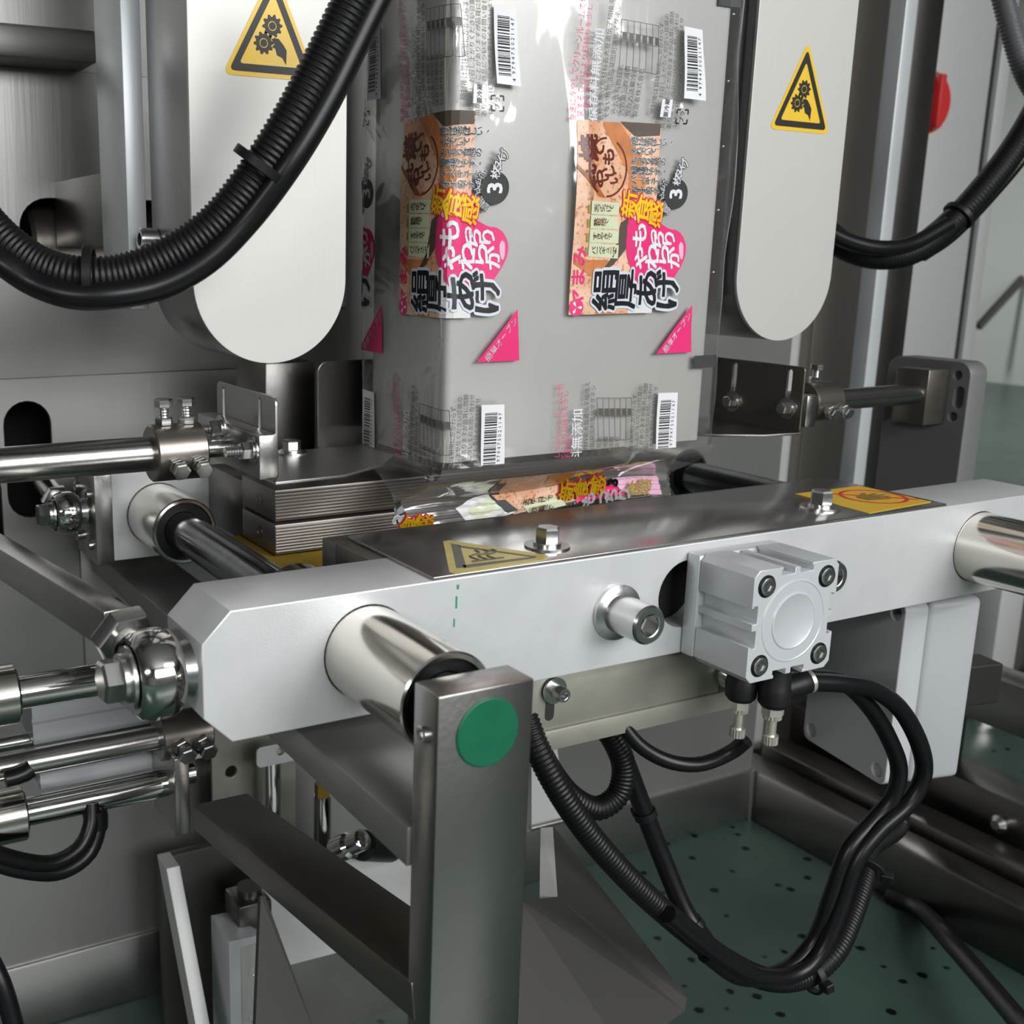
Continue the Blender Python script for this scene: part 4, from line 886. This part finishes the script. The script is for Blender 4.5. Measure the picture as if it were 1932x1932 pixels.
for k, du in enumerate((0., -PU, -2 * PU + .018)):
    clip = [((0, FZ + .001, 0), (0, -1, 0))]
    if k == 2: clip.append(((-D_ + RC * .2 + .0, 0, 0), (-1, 0, 0)))
    for name, m, layer, a in main:
        if name == 'register_mark':
            if k == 0: a.put(name, m, layer, du, 0, clip, True); a.put(name, m, layer, du, PV, clip, True)
            continue
        a.put(name, m, layer, du, 0, clip, k > 0 or not any(w_ in name for w_ in ('lettering', 'text', 'print', 'digits', 'outline')))
    for name, m, layer, a in block:
        cut_ = k > 0 or not any(w_ in name for w_ in ('lettering', 'text', 'print', 'digits'))
        a.put(name, m, layer, du, 0, clip, cut_)
        a.put(name, m, layer, du, PV, clip, cut_)
    # the bag before: its panel starts above the upper information block
# a slice of the next repeat printed on the right hand side of the sleeve
for name, m, layer, a in main:
    if name in ('picture_panel', 'name_outline', 'name_lettering', 'note_paper'): a.put(name, m, layer, PU + .012, 0, [((FW + .045, 0, 0), (1, 0, 0))], True)
# print on the folded tail
def Dt(px, py):
    """film tail coordinates under a photo pixel, found on the tail itself"""
    best = None
    for j in range(0, 33):
        v = j / 20
        for k in range(0, 81):
            p = tail(k / 80, v)
            r_ = p - CAM; z_ = sum(CM[2][i] * r_[i] for i in range(3)); x_ = CX + FPX * sum(CM[0][i] * r_[i] for i in range(3)) / z_; y_ = CY + FPX * sum(CM[1][i] * r_[i] for i in range(3)) / z_
            e = (x_ - px) ** 2 + (y_ - py) ** 2
            if best is None or e < best[0]: best = (e, k / 80, v)
    return Vector((best[1], best[2]))
def tailfn(u, v, off):
    p = tail(u, v); return p + V(0, -.95, -.3) * (off + .0003)
def tp(name, m, layer, pts, n=6):
    P4 = [Dt(*p) for p in pts]; bm = bmesh.new(); g = []
    for j in range(n + 1):
        row = []
        for k in range(n + 1):
            a = P4[0].lerp(P4[1], k / n); b = P4[3].lerp(P4[2], k / n); q = a.lerp(b, j / n); row.append(bm.verts.new(tailfn(q.x, q.y, .0002 * layer)))
        g.append(row)
    for a, b in zip(g[:-1], g[1:]):
        for k in range(n): bm.faces.new((a[k], a[k + 1], b[k + 1], b[k]))
    return finish(bm, name, m, T, None)
def tt(name, m, layer, items, off, h, ang=82):
    bm = bmesh.new()
    for g, px, py in items:
        vs0, fs0 = glyphs(g, 2, 0.); c_ = Dt(px, py); vs, fs = [], []
        for ox, oy in [(0, 0)] + [(off * math.cos(k * .785), off * math.sin(k * .785)) for k in range(8)]:
            b_n = len(vs); vs += [(x + ox, y + oy) for x, y in vs0]; fs += [tuple(i + b_n for i in f) for f in fs0]
        ca, sa = math.cos(math.radians(ang)), math.sin(math.radians(ang)); vv = []
        p0_ = tailfn(c_.x, c_.y, .0012 * layer); up_ = V(0, -.03, 1)
        for x, y in vs:
            X_, Y_ = (x - .36) * h, (y - .33) * h; vv.append(bm.verts.new(p0_ + V(1, 0, 0) * (X_ * ca - Y_ * sa) + up_ * (X_ * sa + Y_ * ca)))
        for f in fs:
            try: bm.faces.new([vv[i] for i in f])
            except ValueError: pass
    return finish(bm, name, m, T, None)
tp('picture_panel', FOOD, 1, [(948, 903), (1085, 890), (1088, 945), (968, 968)])
tp('crust_face', CRUST, 2, [(1038, 898), (1085, 892), (1084, 925), (1052, 930)])
tp('picture_fade', PALE, 1, [(858, 958), (938, 928), (968, 965), (888, 998)])
tp('note_paper', NOTE, 2, [(880, 960), (930, 938), (950, 962), (905, 982)])
tp('note_paper', NOTE, 2, [(976, 938), (1046, 922), (1066, 953), (1000, 968)])
tp('pink_blob', PINK, 2, [(1080, 918), (1140, 906), (1185, 942), (1086, 955)])
tp('light_pink_patch', LPINK, 1, [(1150, 902), (1236, 897), (1250, 946), (1182, 950)])
tp('dark_strip', DGREY, 2, [(935, 912), (955, 910), (978, 962), (955, 966)])
tp('dark_corner_patch', DGREY, 1, [(722, 930), (752, 935), (775, 985), (745, 990)])
ys_ = (('新', 1064, 924), ('食', 1092, 922), ('感', 1120, 919), ('食', 764, 996), ('感', 792, 990))
for g_ in ys_: tt('yellow_outline', RED, 3, (g_,), .06, .0185); tt('yellow_lettering', YEL, 4, (g_,), .02, .0185)
for g_ in (('食', 1188, 922), ('感', 1214, 919)): tt('pale_yellow_lettering', mat('print_pale_yellow', (.80, .62, .25), .35), 3, (g_,), .03, .016)
tt('note_lettering', BROWN, 3, tuple((g, 986 + 9 * k, 946 - 1.8 * k) for k, g in enumerate('天つゆつけて')) + tuple((g, 1004 + 10 * k, 960 - 1.8 * k) for k, g in enumerate('鉄板焼で')), .012, .0065)
for g_ in (('も', 1108, 946), ('っ', 1130, 944), ('ち', 1152, 942), ('り', 1172, 940)): tt('blob_lettering', WHITE, 3, (g_,), .03, .016)
tt('badge_number', WHITE, 3, (('3', 752, 972),), .05, .018)
tt('badge_number', BLACK, 3, (('3', 1152, 902),), .05, .016)
# ------------------------------------------------------------------ film side guides with their rods
GY, GZ = .2, 1.0565
t = thing('left_film_guide', 'bent steel side guide with two slots left of the film, held by a clamped rod', 'guide', (.11, GY, 1.037))
X0 = .1105; y0, y1 = .1435, .256; zt = 1.0995; zb = 1.0385
ya, yb = at(493, 790, X=X0).y, at(425, 760, X=X0).y
plate('slotted_plate', rrect(y0, y1, zb + .001, zt, .006), [slot(ya, 1.079, .0055, .034), slot(yb, 1.079, .0055, .034)], .0022, 'steel', t, (X0, 0, 0), (0, 1, 0), (0, 0, 1), .0004)
fl = [(X0 - .001, y0), (X0 + .055, y0 + .003), (X0 + .10, y0 + .028), (X0 + .128, y0 + .06), (X0 + .128, .255), (X0 - .001, .255)]
plate('bottom_flange', fl, [], .0022, 'steelx', t, (0, 0, zb), (1, 0, 0), (0, 1, 0), .0004)
bm = bmesh.new(); box(bm, X0 - .016, X0 - .0013, y0 - .006, y1 + .004, 1.0435, 1.0745, .001); finish(bm, 'clamp_bar', 'post', t)
bm = bmesh.new(); cyl(bm, (.06, GY, GZ), (X0 - .0155, GY, GZ), .0066, 24); finish(bm, 'thin_rod', 'rodm', t)
for px, py in ((478, 850), (418, 808)):
    p = at(px, py, X=X0 - .016)
    hexbolt('guide_bolt', (X0 - .016, p.y, p.z), (-1, 0, 0), .0066, .0075, t, True, 'bolt', wr=.010)
    bm = bmesh.new(); lathe(bm, (X0 - .026, p.y, p.z), (-1, 0, 0), [(0, 0)] + [(.001 * k, .0036 if k % 2 else .0041) for k in range(0, 12)] + [(.0115, 0)], 16); finish(bm, 'stud', 'bolt', t)
p = at(550, 855, Z=zb + .001); hexbolt('flange_bolt', p, (0, 0, 1), .0075, .008, t, True, 'bolt', wr=.013)
bm = bmesh.new(); cyl(bm, (-.75, GY, GZ), (.0385, GY, GZ), .0124, 36); finish(bm, 'support_rod', 'rodm', t)
bm = bmesh.new(); sleeve(bm, (.0365, GY, GZ), (.0745, GY, GZ), .0205, .0125, 44, .0012); finish(bm, 'rod_collar', 'brown', t)
bm = bmesh.new(); cyl(bm, (.0387, GY, GZ), (.0735, GY, GZ), .0124, 24); finish(bm, 'collar_core', 'brown', t)
for k in (0, 1):
    x = .0475 + .017 * k
    hexbolt('collar_bolt', (x, GY, GZ + .0203), (0, 0, 1), .0066, .006, t, False, 'bolt', .0125, .3, True)
    hexbolt('collar_bolt', (x + .002, GY - .0198, GZ - .006), (0, -1, -.3), .0066, .0055, t, False, 'bolt', .007, .1, True)
t = thing('rear_film_guide', 'upright rounded steel sheet behind the left guide, next to the film', 'guide', (.3, .31, 1.05))
gx = at(599, 770, Y=.315).x
plate('upright_sheet', rrect(gx, .50, at(600, 862, Y=.315).z, at(600, 682, Y=.315).z, .010), [], .003, 'weld', t, (0, .3165, 0), (1, 0, 0), (0, 0, 1), .0008)
bm = bmesh.new(); box(bm, gx + .012, .50, .30, .3148, at(600, 862, Y=.315).z - .002, at(600, 862, Y=.315).z + .0005, .0006); finish(bm, 'foot_flange', 'steelx', t)
bm = bmesh.new(); box(bm, gx - .03, gx + .02, .36, .43, 1.0025, 1.10, .002); finish(bm, 'block', 'weld', t)
t = thing('right_film_guide', 'dark bent steel side guide with two slots right of the film', 'guide', (.63, .2, 1.037))
X1 = .634; y0, y1 = .1505, .262; zt = 1.0975
ya, yb = at(1490, 730, X=X1).y, at(1387, 712, X=X1).y
plate('slotted_plate', rrect(y0, y1, 1.0375, zt, .004), [slot(ya, 1.079, .0055, .030), slot(yb, 1.079, .0055, .030)], .0022, 'brown', t, (X1, 0, 0), (0, 1, 0), (0, 0, 1), .0004)
plate('bottom_flange', [(X1 + .001, y0), (X1 - .04, y0 + .004), (X1 - .085, y0 + .03), (X1 - .098, y0 + .05), (X1 - .098, .262), (X1 + .001, .262)], [], .0022, 'weld', t, (0, 0, 1.037), (1, 0, 0), (0, 1, 0), .0004)
bm = bmesh.new(); box(bm, X1 + .0013, X1 + .014, y0 - .004, y1, 1.043, 1.072, .001); finish(bm, 'clamp_bar', 'post', t)
for px, py in ((1385, 757), (1488, 770)):
    p = at(px, py, X=X1); hexbolt('guide_bolt', (X1 - .0012, p.y, p.z), (-1, 0, 0), .006, .007, t, True, 'bolt', wr=.010)
bm = bmesh.new(); cyl(bm, (X1 + .0142, GY, GZ), (MX + .0005, GY, GZ), .0105, 32); finish(bm, 'support_rod', 'rodm', t)
bm = bmesh.new(); sleeve(bm, (.692, GY, GZ), (.728, GY, GZ), .0195, .0107, 40, .001); finish(bm, 'rod_collar', 'brown', t)
hexbolt('collar_bolt', (.706, GY, GZ + .0193), (0, 0, 1), .006, .0055, t, False, 'bolt', .0115, .3, True)
for k in (0, 1): hexbolt('collar_bolt', (.704 + .019 * k, GY - .0188, GZ - .006), (0, -1, -.3), .006, .0055, t, False, 'bolt', .006, .1, True)
# ------------------------------------------------------------------ hoses
def hose(name, label, px, r, corr=False, m=None, ties=(), pitch=.0045, cat='hose', extra=()):
    path = hosepts(px); t = thing(name, label, cat, tuple(path[0]))
    if corr: o = finish(corrugated(path, r, pitch), 'corrugated_pipe', m or 'hose', t, 60)
    else:
        bm = bmesh.new(); sweep(bm, resample(path, .006), r, 16); o = finish(bm, 'cable', m or 'cable', t, 60)
    for ex, er, ec in extra:
        pth = hosepts(ex); bm = bmesh.new()
        if ec: bm.free(); finish(corrugated(pth, er, pitch), 'corrugated_pipe', 'hose', t, 60)
        else: sweep(bm, resample(pth, .006), er, 14); finish(bm, 'cable', 'cable', t, 60)
    for f_, tr in ties: tie('cable_tie', path, int(f_ * (len(path) - 2)) + 1, tr, t)
    return t
hose('hose_bundle', 'black corrugated hose with a smooth cable tied to it, arcing across the left cover',
     [(-60, 380, .20), (0, 448, .185), (70, 500, .17), (150, 522, .155), (240, 515, .145), (330, 478, .135), (410, 420, .125), (480, 335, .115), (545, 235, .105), (600, 135, .10), (650, 35, .095), (700, -70, .09)], .0132, True, None, ((.29, .0205), (.66, .0205)), .0038, 'hose',
     (([(-60, 450, .19), (0, 492, .17), (60, 532, .16), (130, 556, .145), (200, 558, .135), (300, 540, .128), (390, 492, .12), (470, 412, .112), (545, 312, .10), (610, 205, .095), (665, 95, .092), (730, -40, .088)], .0088, False),
      ([(-60, 440, .205), (0, 478, .185), (70, 522, .172), (150, 545, .158), (240, 540, .148), (340, 505, .140), (430, 440, .13), (510, 345, .118), (580, 240, .108), (640, 130, .104), (700, 10, .098)], .0080, False)))
hose('hose_bundle', 'black hose leaving the rear of the right belt cover and rising to the right edge',
     [(1540, 425, .34), (1600, 468, .33), (1665, 484, .32), (1730, 470, .31), (1800, 415, .30), (1860, 350, .29), (1910, 285, .285), (1960, 200, .28), (2010, 90, .28)], .0148, True, None, ((.52, .0185),), .0045, 'hose',
     (([(1545, 428, .32), (1600, 455, .31), (1660, 468, .30), (1720, 460, .295), (1790, 422, .29)], .0085, False), ([(1740, 482, .31), (1800, 440, .30), (1880, 355, .29), (1940, 280, .28), (2000, 180, .28)], .0075, False)))
hose('corrugated_hose', 'grey shining corrugated hose at the upper right corner', [(1880, -60, .36), (1896, 10, .35), (1915, 80, .34), (1940, 150, .33), (1990, 220, .32)], .0125, True, mat('grey_pipe', (.10, .10, .105), .3))
# lower right: two loops from the elbow fitting, run down to the bundle
ta = [(TUBE_A.x, TUBE_A.y, TUBE_A.z)]
def mixpath(first, px): return catmull([Vector(first)] + [at(x, y, Y=Y) for x, y, Y in px], 14)
t = thing('air_tube', 'outer black air tube looping from the elbow fitting round the grey box', 'tube', tuple(TUBE_A))
pth = mixpath(TUBE_A - DA * .004, [(1590, 1290, -.055), (1650, 1302, -.056), (1700, 1340, -.057), (1735, 1405, -.056), (1742, 1460, -.053), (1715, 1515, -.05), (1660, 1565, -.045), (1615, 1625, -.042), (1582, 1720, -.04), (1545, 1800, -.038), (1495, 1840, -.036), (1420, 1838, -.034), (1340, 1790, -.03), (1260, 1725, -.026)])
bm = bmesh.new(); sweep(bm, resample(pth, .005), .0066, 14); finish(bm, 'tube', 'cable', t, 60)
t = thing('air_tube', 'inner black air tube looping beside the outer one in front of the grey box', 'tube', tuple(TUBE_B))
pth = mixpath(TUBE_B, [(1530, 1278, -.035), (1590, 1287, -.045), (1642, 1335, -.045), (1678, 1395, -.045), (1696, 1450, -.044), (1684, 1505, -.042), (1650, 1545, -.038), (1600, 1605, -.036), (1568, 1690, -.034), (1535, 1775, -.03), (1480, 1830, -.028), (1400, 1845, -.026), (1330, 1800, -.022)])
bm = bmesh.new(); sweep(bm, resample(pth, .005), .0064, 14); finish(bm, 'tube', 'cable', t, 60)
_vy = V(.023, .112, 0).normalized(); _vx = V(_vy.y, -_vy.x, 0); GL = V(.669, .05, .7234) + _vx * .045 + _vy * .03
hose('cable_hose', 'long black corrugated hose drooping from the grey box across to the post',
     [GL + V(0, 0, -.028), GL + V(-.004, -.008, -.055), (1640, 1600, .035), (1630, 1655, .01), (1604, 1735, -.012), (1572, 1800, -.026), (1520, 1842, -.026), (1450, 1848, -.024), (1370, 1812, -.02), (1290, 1752, -.015), (1200, 1672, -.01), (1120, 1585, -.005), (1060, 1500, 0), (1015, 1415, .01), (990, 1350, .02)], .0092, True, None, ((.2, .0165), (.42, .016)), .0035, 'hose')
hose('corrugated_hose', 'short black corrugated hose hanging in a U under the pale lower plate',
     [(1000, 1370, .05), (1030, 1440, .045), (1075, 1500, .04), (1125, 1525, .036), (1165, 1500, .034), (1177, 1450, .034), (1160, 1400, .036), (1125, 1350, .04)], .0092, True, None, (), .0035)
hose('control_cable', 'thin black cable hanging in a shallow arc below the left adjusting knob',
     [(1408, 1396, -.028), (1378, 1420, -.02), (1320, 1442, -.01), (1260, 1436, 0), (1205, 1405, .01), (1165, 1355, .02)], .0055, False, None, (), cat='cable')
hose('control_cable', 'straight black cable dropping from the pale lower plate to the drooping hose',
     [(1150, 1360, .05), (1185, 1450, .045), (1215, 1530, .04), (1250, 1620, .03), (1290, 1715, .015), (1330, 1775, 0)], .0075, False, None, ((.42, .0092), (.9, .0085)), cat='cable')
hose('floor_cable', 'thick black cable lying on the mint floor at the lower right', [(1680, 1690, .30), (1740, 1720, .25), (1800, 1785, .16), (1870, 1865, .08), (1950, 1960, .0)], .0115, False, None, (), cat='cable')
hose('sensor_cable', 'black twin cable curling from under the oily rod at lower left', [(172, 1515, .215), (172, 1555, .21), (150, 1600, .205), (100, 1628, .20), (40, 1624, .195), (-40, 1600, .19)], .0062, False, None, (), cat='cable',
     extra=(([(184, 1520, .218), (186, 1560, .213), (166, 1612, .208), (112, 1645, .203), (40, 1642, .198), (-40, 1618, .195)], .0062, False), ([(178, 1528, .216), (181, 1545, .215), (180, 1562, .214)], .0095, False)))
hose('corner_tube', 'glossy black tube crossing the lower left corner', [(-30, 1790, .12), (0, 1850, .11), (18, 1905, .105), (35, 1970, .10)], .0066, False, None, (), cat='tube')
t = hose('reed_switch_lead', 'black switch plug on the aluminium profile at left', [(60, 1450, .20), (40, 1462, .20), (10, 1470, .20)], .0068, False, None, (), cat='cable')
# ------------------------------------------------------------------ grey junction box
P0 = V(.669, .05, .7234); vy = V(.023, .112, 0).normalized(); vx = V(vy.y, -vy.x, 0)
mt = Matrix((vx, vy, V(0, 0, 1))).transposed().to_4x4(); mt.translation = P0
t = thing('junction_box', 'pale grey plastic junction box hanging below the right half of the jaw bar', 'junction box', tuple(P0))
bm = bmesh.new(); box(bm, .0265, .084, 0, .1145, 0, .175, .006, 3, mt); finish(bm, 'box_body', 'greyl', t)
def boxplate(name, outline, holes, th, xoff, m):
    me = poly2mesh(outline, holes, th, .0012); ux, uy = vy, V(0, 0, 1); uz = ux.cross(uy); T_ = Matrix((ux, uy, uz)).transposed().to_4x4(); T_.translation = P0 + vx * xoff; me.transform(T_); return place(me, name, m, t)
cor = [(.0115, .012), (.103, .012), (.0115, .163), (.103, .163)]
boxplate('lid', rrect(0, .1145, 0, .175, .009), [circ(a, b, .0062, 20) for a, b in cor], .024, .0135, 'grey')
boxplate('lid_back', rrect(.001, .1135, .001, .174, .008), [], .003, .0255, 'greyl')
bm = bmesh.new(); q = GL; lathe(bm, q, (0, 0, -1), [(0, 0), (0, .0175), (.018, .0175), (.019, .0155), (.03, .0155), (.031, .010), (.031, 0)], 8); finish(bm, 'cable_gland', 'black', t)
bm = bmesh.new(); q = P0 + vx * .045 + vy * .0; q = P0 + vx * .06 + vy * .07; lathe(bm, q, (0, 0, -1), [(0, 0), (0, .009), (.008, .009), (.009, .007), (.009, 0)], 20); finish(bm, 'blind_plug', 'grey', t)
bm = bmesh.new(); box(bm, .0845, .16, .04, .07, .05, .09, .001, 1, mt); finish(bm, 'mount_arm', 'weld', t)
# ------------------------------------------------------------------ things below the jaws
t = thing('bag_chute', 'folded dark steel bag chute sloping down right of the post', 'chute', tuple(at(1100, 1900, Y=.05)))
k1, k2, k3, k4 = at(1043, 1560, Y=.13), at(1296, 1885, Y=-.01), at(1291, 1908, Y=-.01), at(1052, 1692, Y=.06)
quadplate('side_wing', [k1, k2, k3, k4], .0015, 'dsteel', t)
quadplate('chute_floor', [k4, k3, at(1180, 1990, Y=-.03), at(975, 1990, Y=-.02), at(985, 1700, Y=.05)], .0015, 'dsteel', t)
quadplate('edge_strip', [at(1020, 1562, Y=.131), k1, k4, at(1018, 1700, Y=.062)], .0015, 'pale', t)
t = thing('drop_channel', 'pale welded channel section behind the upper part of the post', 'channel', tuple(at(1030, 1560, Y=.3)))
quadplate('channel_face', [at(1003, 1420, Y=.25), at(1050, 1400, Y=.25), at(1068, 1545, Y=.25), at(1003, 1562, Y=.25)], .004, 'pale', t)
bm = bmesh.new(); a, b = at(1000, 1563, Y=.248), at(1072, 1545, Y=.248); cyl(bm, a, b, .003, 12); finish(bm, 'weld_bead', 'steel', t)
# gusset at the lower left
gx_ = at(312, 1640, Y=.40).x; top = at(312, 1640, X=gx_); bot = at(368, 1940, X=gx_)
t = thing('gusset_plate', 'upright steel gusset with a bright sloping edge at the lower left', 'gusset', (gx_, .4, FLOOR))
low = bot + (bot - top) * 1.0
plate('web', [(top.y, top.z), (low.y, low.z), (low.y + .03, low.z), (top.y + .03, top.z)], [], .014, 'pale', t, (gx_ + .008, 0, 0), (0, 1, 0), (0, 0, 1), .001)
a = at(335, 1612, Y=.47); b = at(482, 1990, Y=.47)
bm = bmesh.new(); box(bm, gx_ + .0165, b.x, .47, .482, FLOOR, a.z, .002); finish(bm, 'back_plate', 'dsteel', t)
t = thing('clamp_actuator', 'small aluminium actuator block standing at the lower left behind the arm', 'actuator', tuple(at(470, 1990, Y=.33)))
a0 = at(434, 1800, Y=.335); a1 = at(508, 1800, Y=.335)
plate('actuator_body', [(a0.x, FLOOR + .02), (a1.x + .012, FLOOR + .02), (a1.x + .012, a0.z - .02), (a1.x + .004, a0.z - .002), (a1.x - .012, a0.z + .01), (a0.x, a0.z + .012)], [], .05, 'alu2', t, (0, .362, 0), (1, 0, 0), (0, 0, 1), .001)
bm = bmesh.new(); box(bm, a0.x + .012, a1.x - .005, .3355, .3368, a0.z - .12, a0.z + .002, .0003); finish(bm, 'front_strip', 'pale', t)
for px, py in ((478, 1832), (478, 1920)):
    p = at(px, py, Y=.336); bm = bmesh.new(); lathe(bm, (p.x, .3354, p.z), (0, -1, 0), [(0, 0), (0, .006), (.0006, .006), (.0006, .004), (-.002, .004), (-.002, 0)], 20); finish(bm, 'screw_hole', 'bolt', t)
bm = bmesh.new(); p = at(468, 1700, Y=.38); cyl(bm, (p.x, .375, a0.z + .012), (p.x, .375, p.z + .02), .013, 24); box(bm, p.x - .02, p.x + .016, .355, .395, p.z - .02, p.z + .012, .003); finish(bm, 'plunger', 'weld', t)
quadplate('side_lever', [at(492, 1690, Y=.30), at(500, 1690, Y=.30), at(610, 1990, Y=.22), at(480, 1990, Y=.24)], .006, 'dsteel', t)
# white tray and the sheet under it
t = thing('white_tray', 'white plastic tray seen between the arm and the post', 'tray', tuple(at(620, 1800, Y=.36)))
quadplate('tray_face', [at(480, 1640, Y=.40), at(790, 1600, Y=.40), at(790, 1758, Y=.40), at(480, 1838, Y=.40)], .004, 'white', t)
quadplate('tray_stand', [at(470, 1842, Y=.399), at(790, 1760, Y=.399), at(790, 2020, Y=.399), at(470, 2060, Y=.399)], .004, 'post', t)
# chrome stand rods and small fittings behind the arms
t = thing('stand_rod', 'chrome upright rod behind the upper arm, nearer the left', 'rod', tuple(at(512, 1500, Y=.47)))
p = at(512, 1450, Y=.47); bm = bmesh.new(); cyl(bm, (p.x, .47, FLOOR + .15), (p.x, .47, p.z + .02), .0105, 24); finish(bm, 'rod', 'chrome', t)
plate('rod_clip', rrect(p.x - .024, p.x + .03, p.z + .012, p.z + .035, .006), [circ(p.x + .004, p.z + .026, .005)], .003, 'alu', t, (0, .455, 0), (1, 0, 0), (0, 0, 1), .0005)
t = thing('stand_rod', 'short dark-topped upright rod behind the upper arm, nearer the post', 'rod', tuple(at(608, 1590, Y=.44)))
p = at(608, 1500, Y=.44); bm = bmesh.new(); cyl(bm, (p.x, .44, FLOOR + .12), (p.x, .44, p.z), .0095, 24); finish(bm, 'rod', 'chrome', t)
bm = bmesh.new(); cyl(bm, (p.x, .44, p.z), (p.x, .44, p.z + .014), .0085, 6); finish(bm, 'rod_nut', 'oxide', t)
t = thing('hose_coupling', 'shiny elbow coupling in the gap between the two arms', 'coupling', tuple(at(662, 1590, Y=.36)))
p = at(660, 1595, Y=.36); bm = bmesh.new(); lathe(bm, p, (.3, -.6, .5), [(-.02, 0), (-.02, .014), (0, .014), (.004, .011), (.02, .011), (.022, .008), (.022, 0)], 24); finish(bm, 'coupling_body', 'chrome', t)
bm = bmesh.new(); cyl(bm, p + V(.02, .01, -.01), p + V(.07, .04, -.04), .016, 24); finish(bm, 'coupling_tail', 'black', t)
# pin on the back wall and the side plate below the rear bar
t = thing('pivot_plate', 'grey plate with a round pin beneath the rear jaw bar at left', 'plate', tuple(at(230, 1130, Y=.5)))
a = at(150, 1020, Y=.5465); b = at(300, 1300, Y=.5465)
bm = bmesh.new(); box(bm, a.x, b.x, .5465, .5495, b.z, a.z, .001); finish(bm, 'plate', 'steel', t)
p = at(218, 1142, Y=.5465); bm = bmesh.new(); lathe(bm, p, (0, -1, 0), [(0, 0), (0, .0075), (.005, .0075), (.006, .006), (.006, 0)], 24); finish(bm, 'pin', 'bolt', t)
t = thing('lower_panel_plate', 'pale perforated plate behind the arms, below the bar end', 'plate', tuple(at(440, 1500, Y=.5)))
a = at(400, 1370, Y=.5); b = at(560, 1640, Y=.5)
plate('plate', [(a.x, b.z), (b.x, b.z), (b.x, a.z), (a.x, a.z)], [circ(*[(lambda q: q.x)(at(438, 1458, Y=.5)), (lambda q: q.z)(at(438, 1458, Y=.5))], .007)], .005, 'bracket', t, (0, .505, 0), (1, 0, 0), (0, 0, 1), .0005)
for o in SC.objects:
    if '_w' in o: del o['_w']
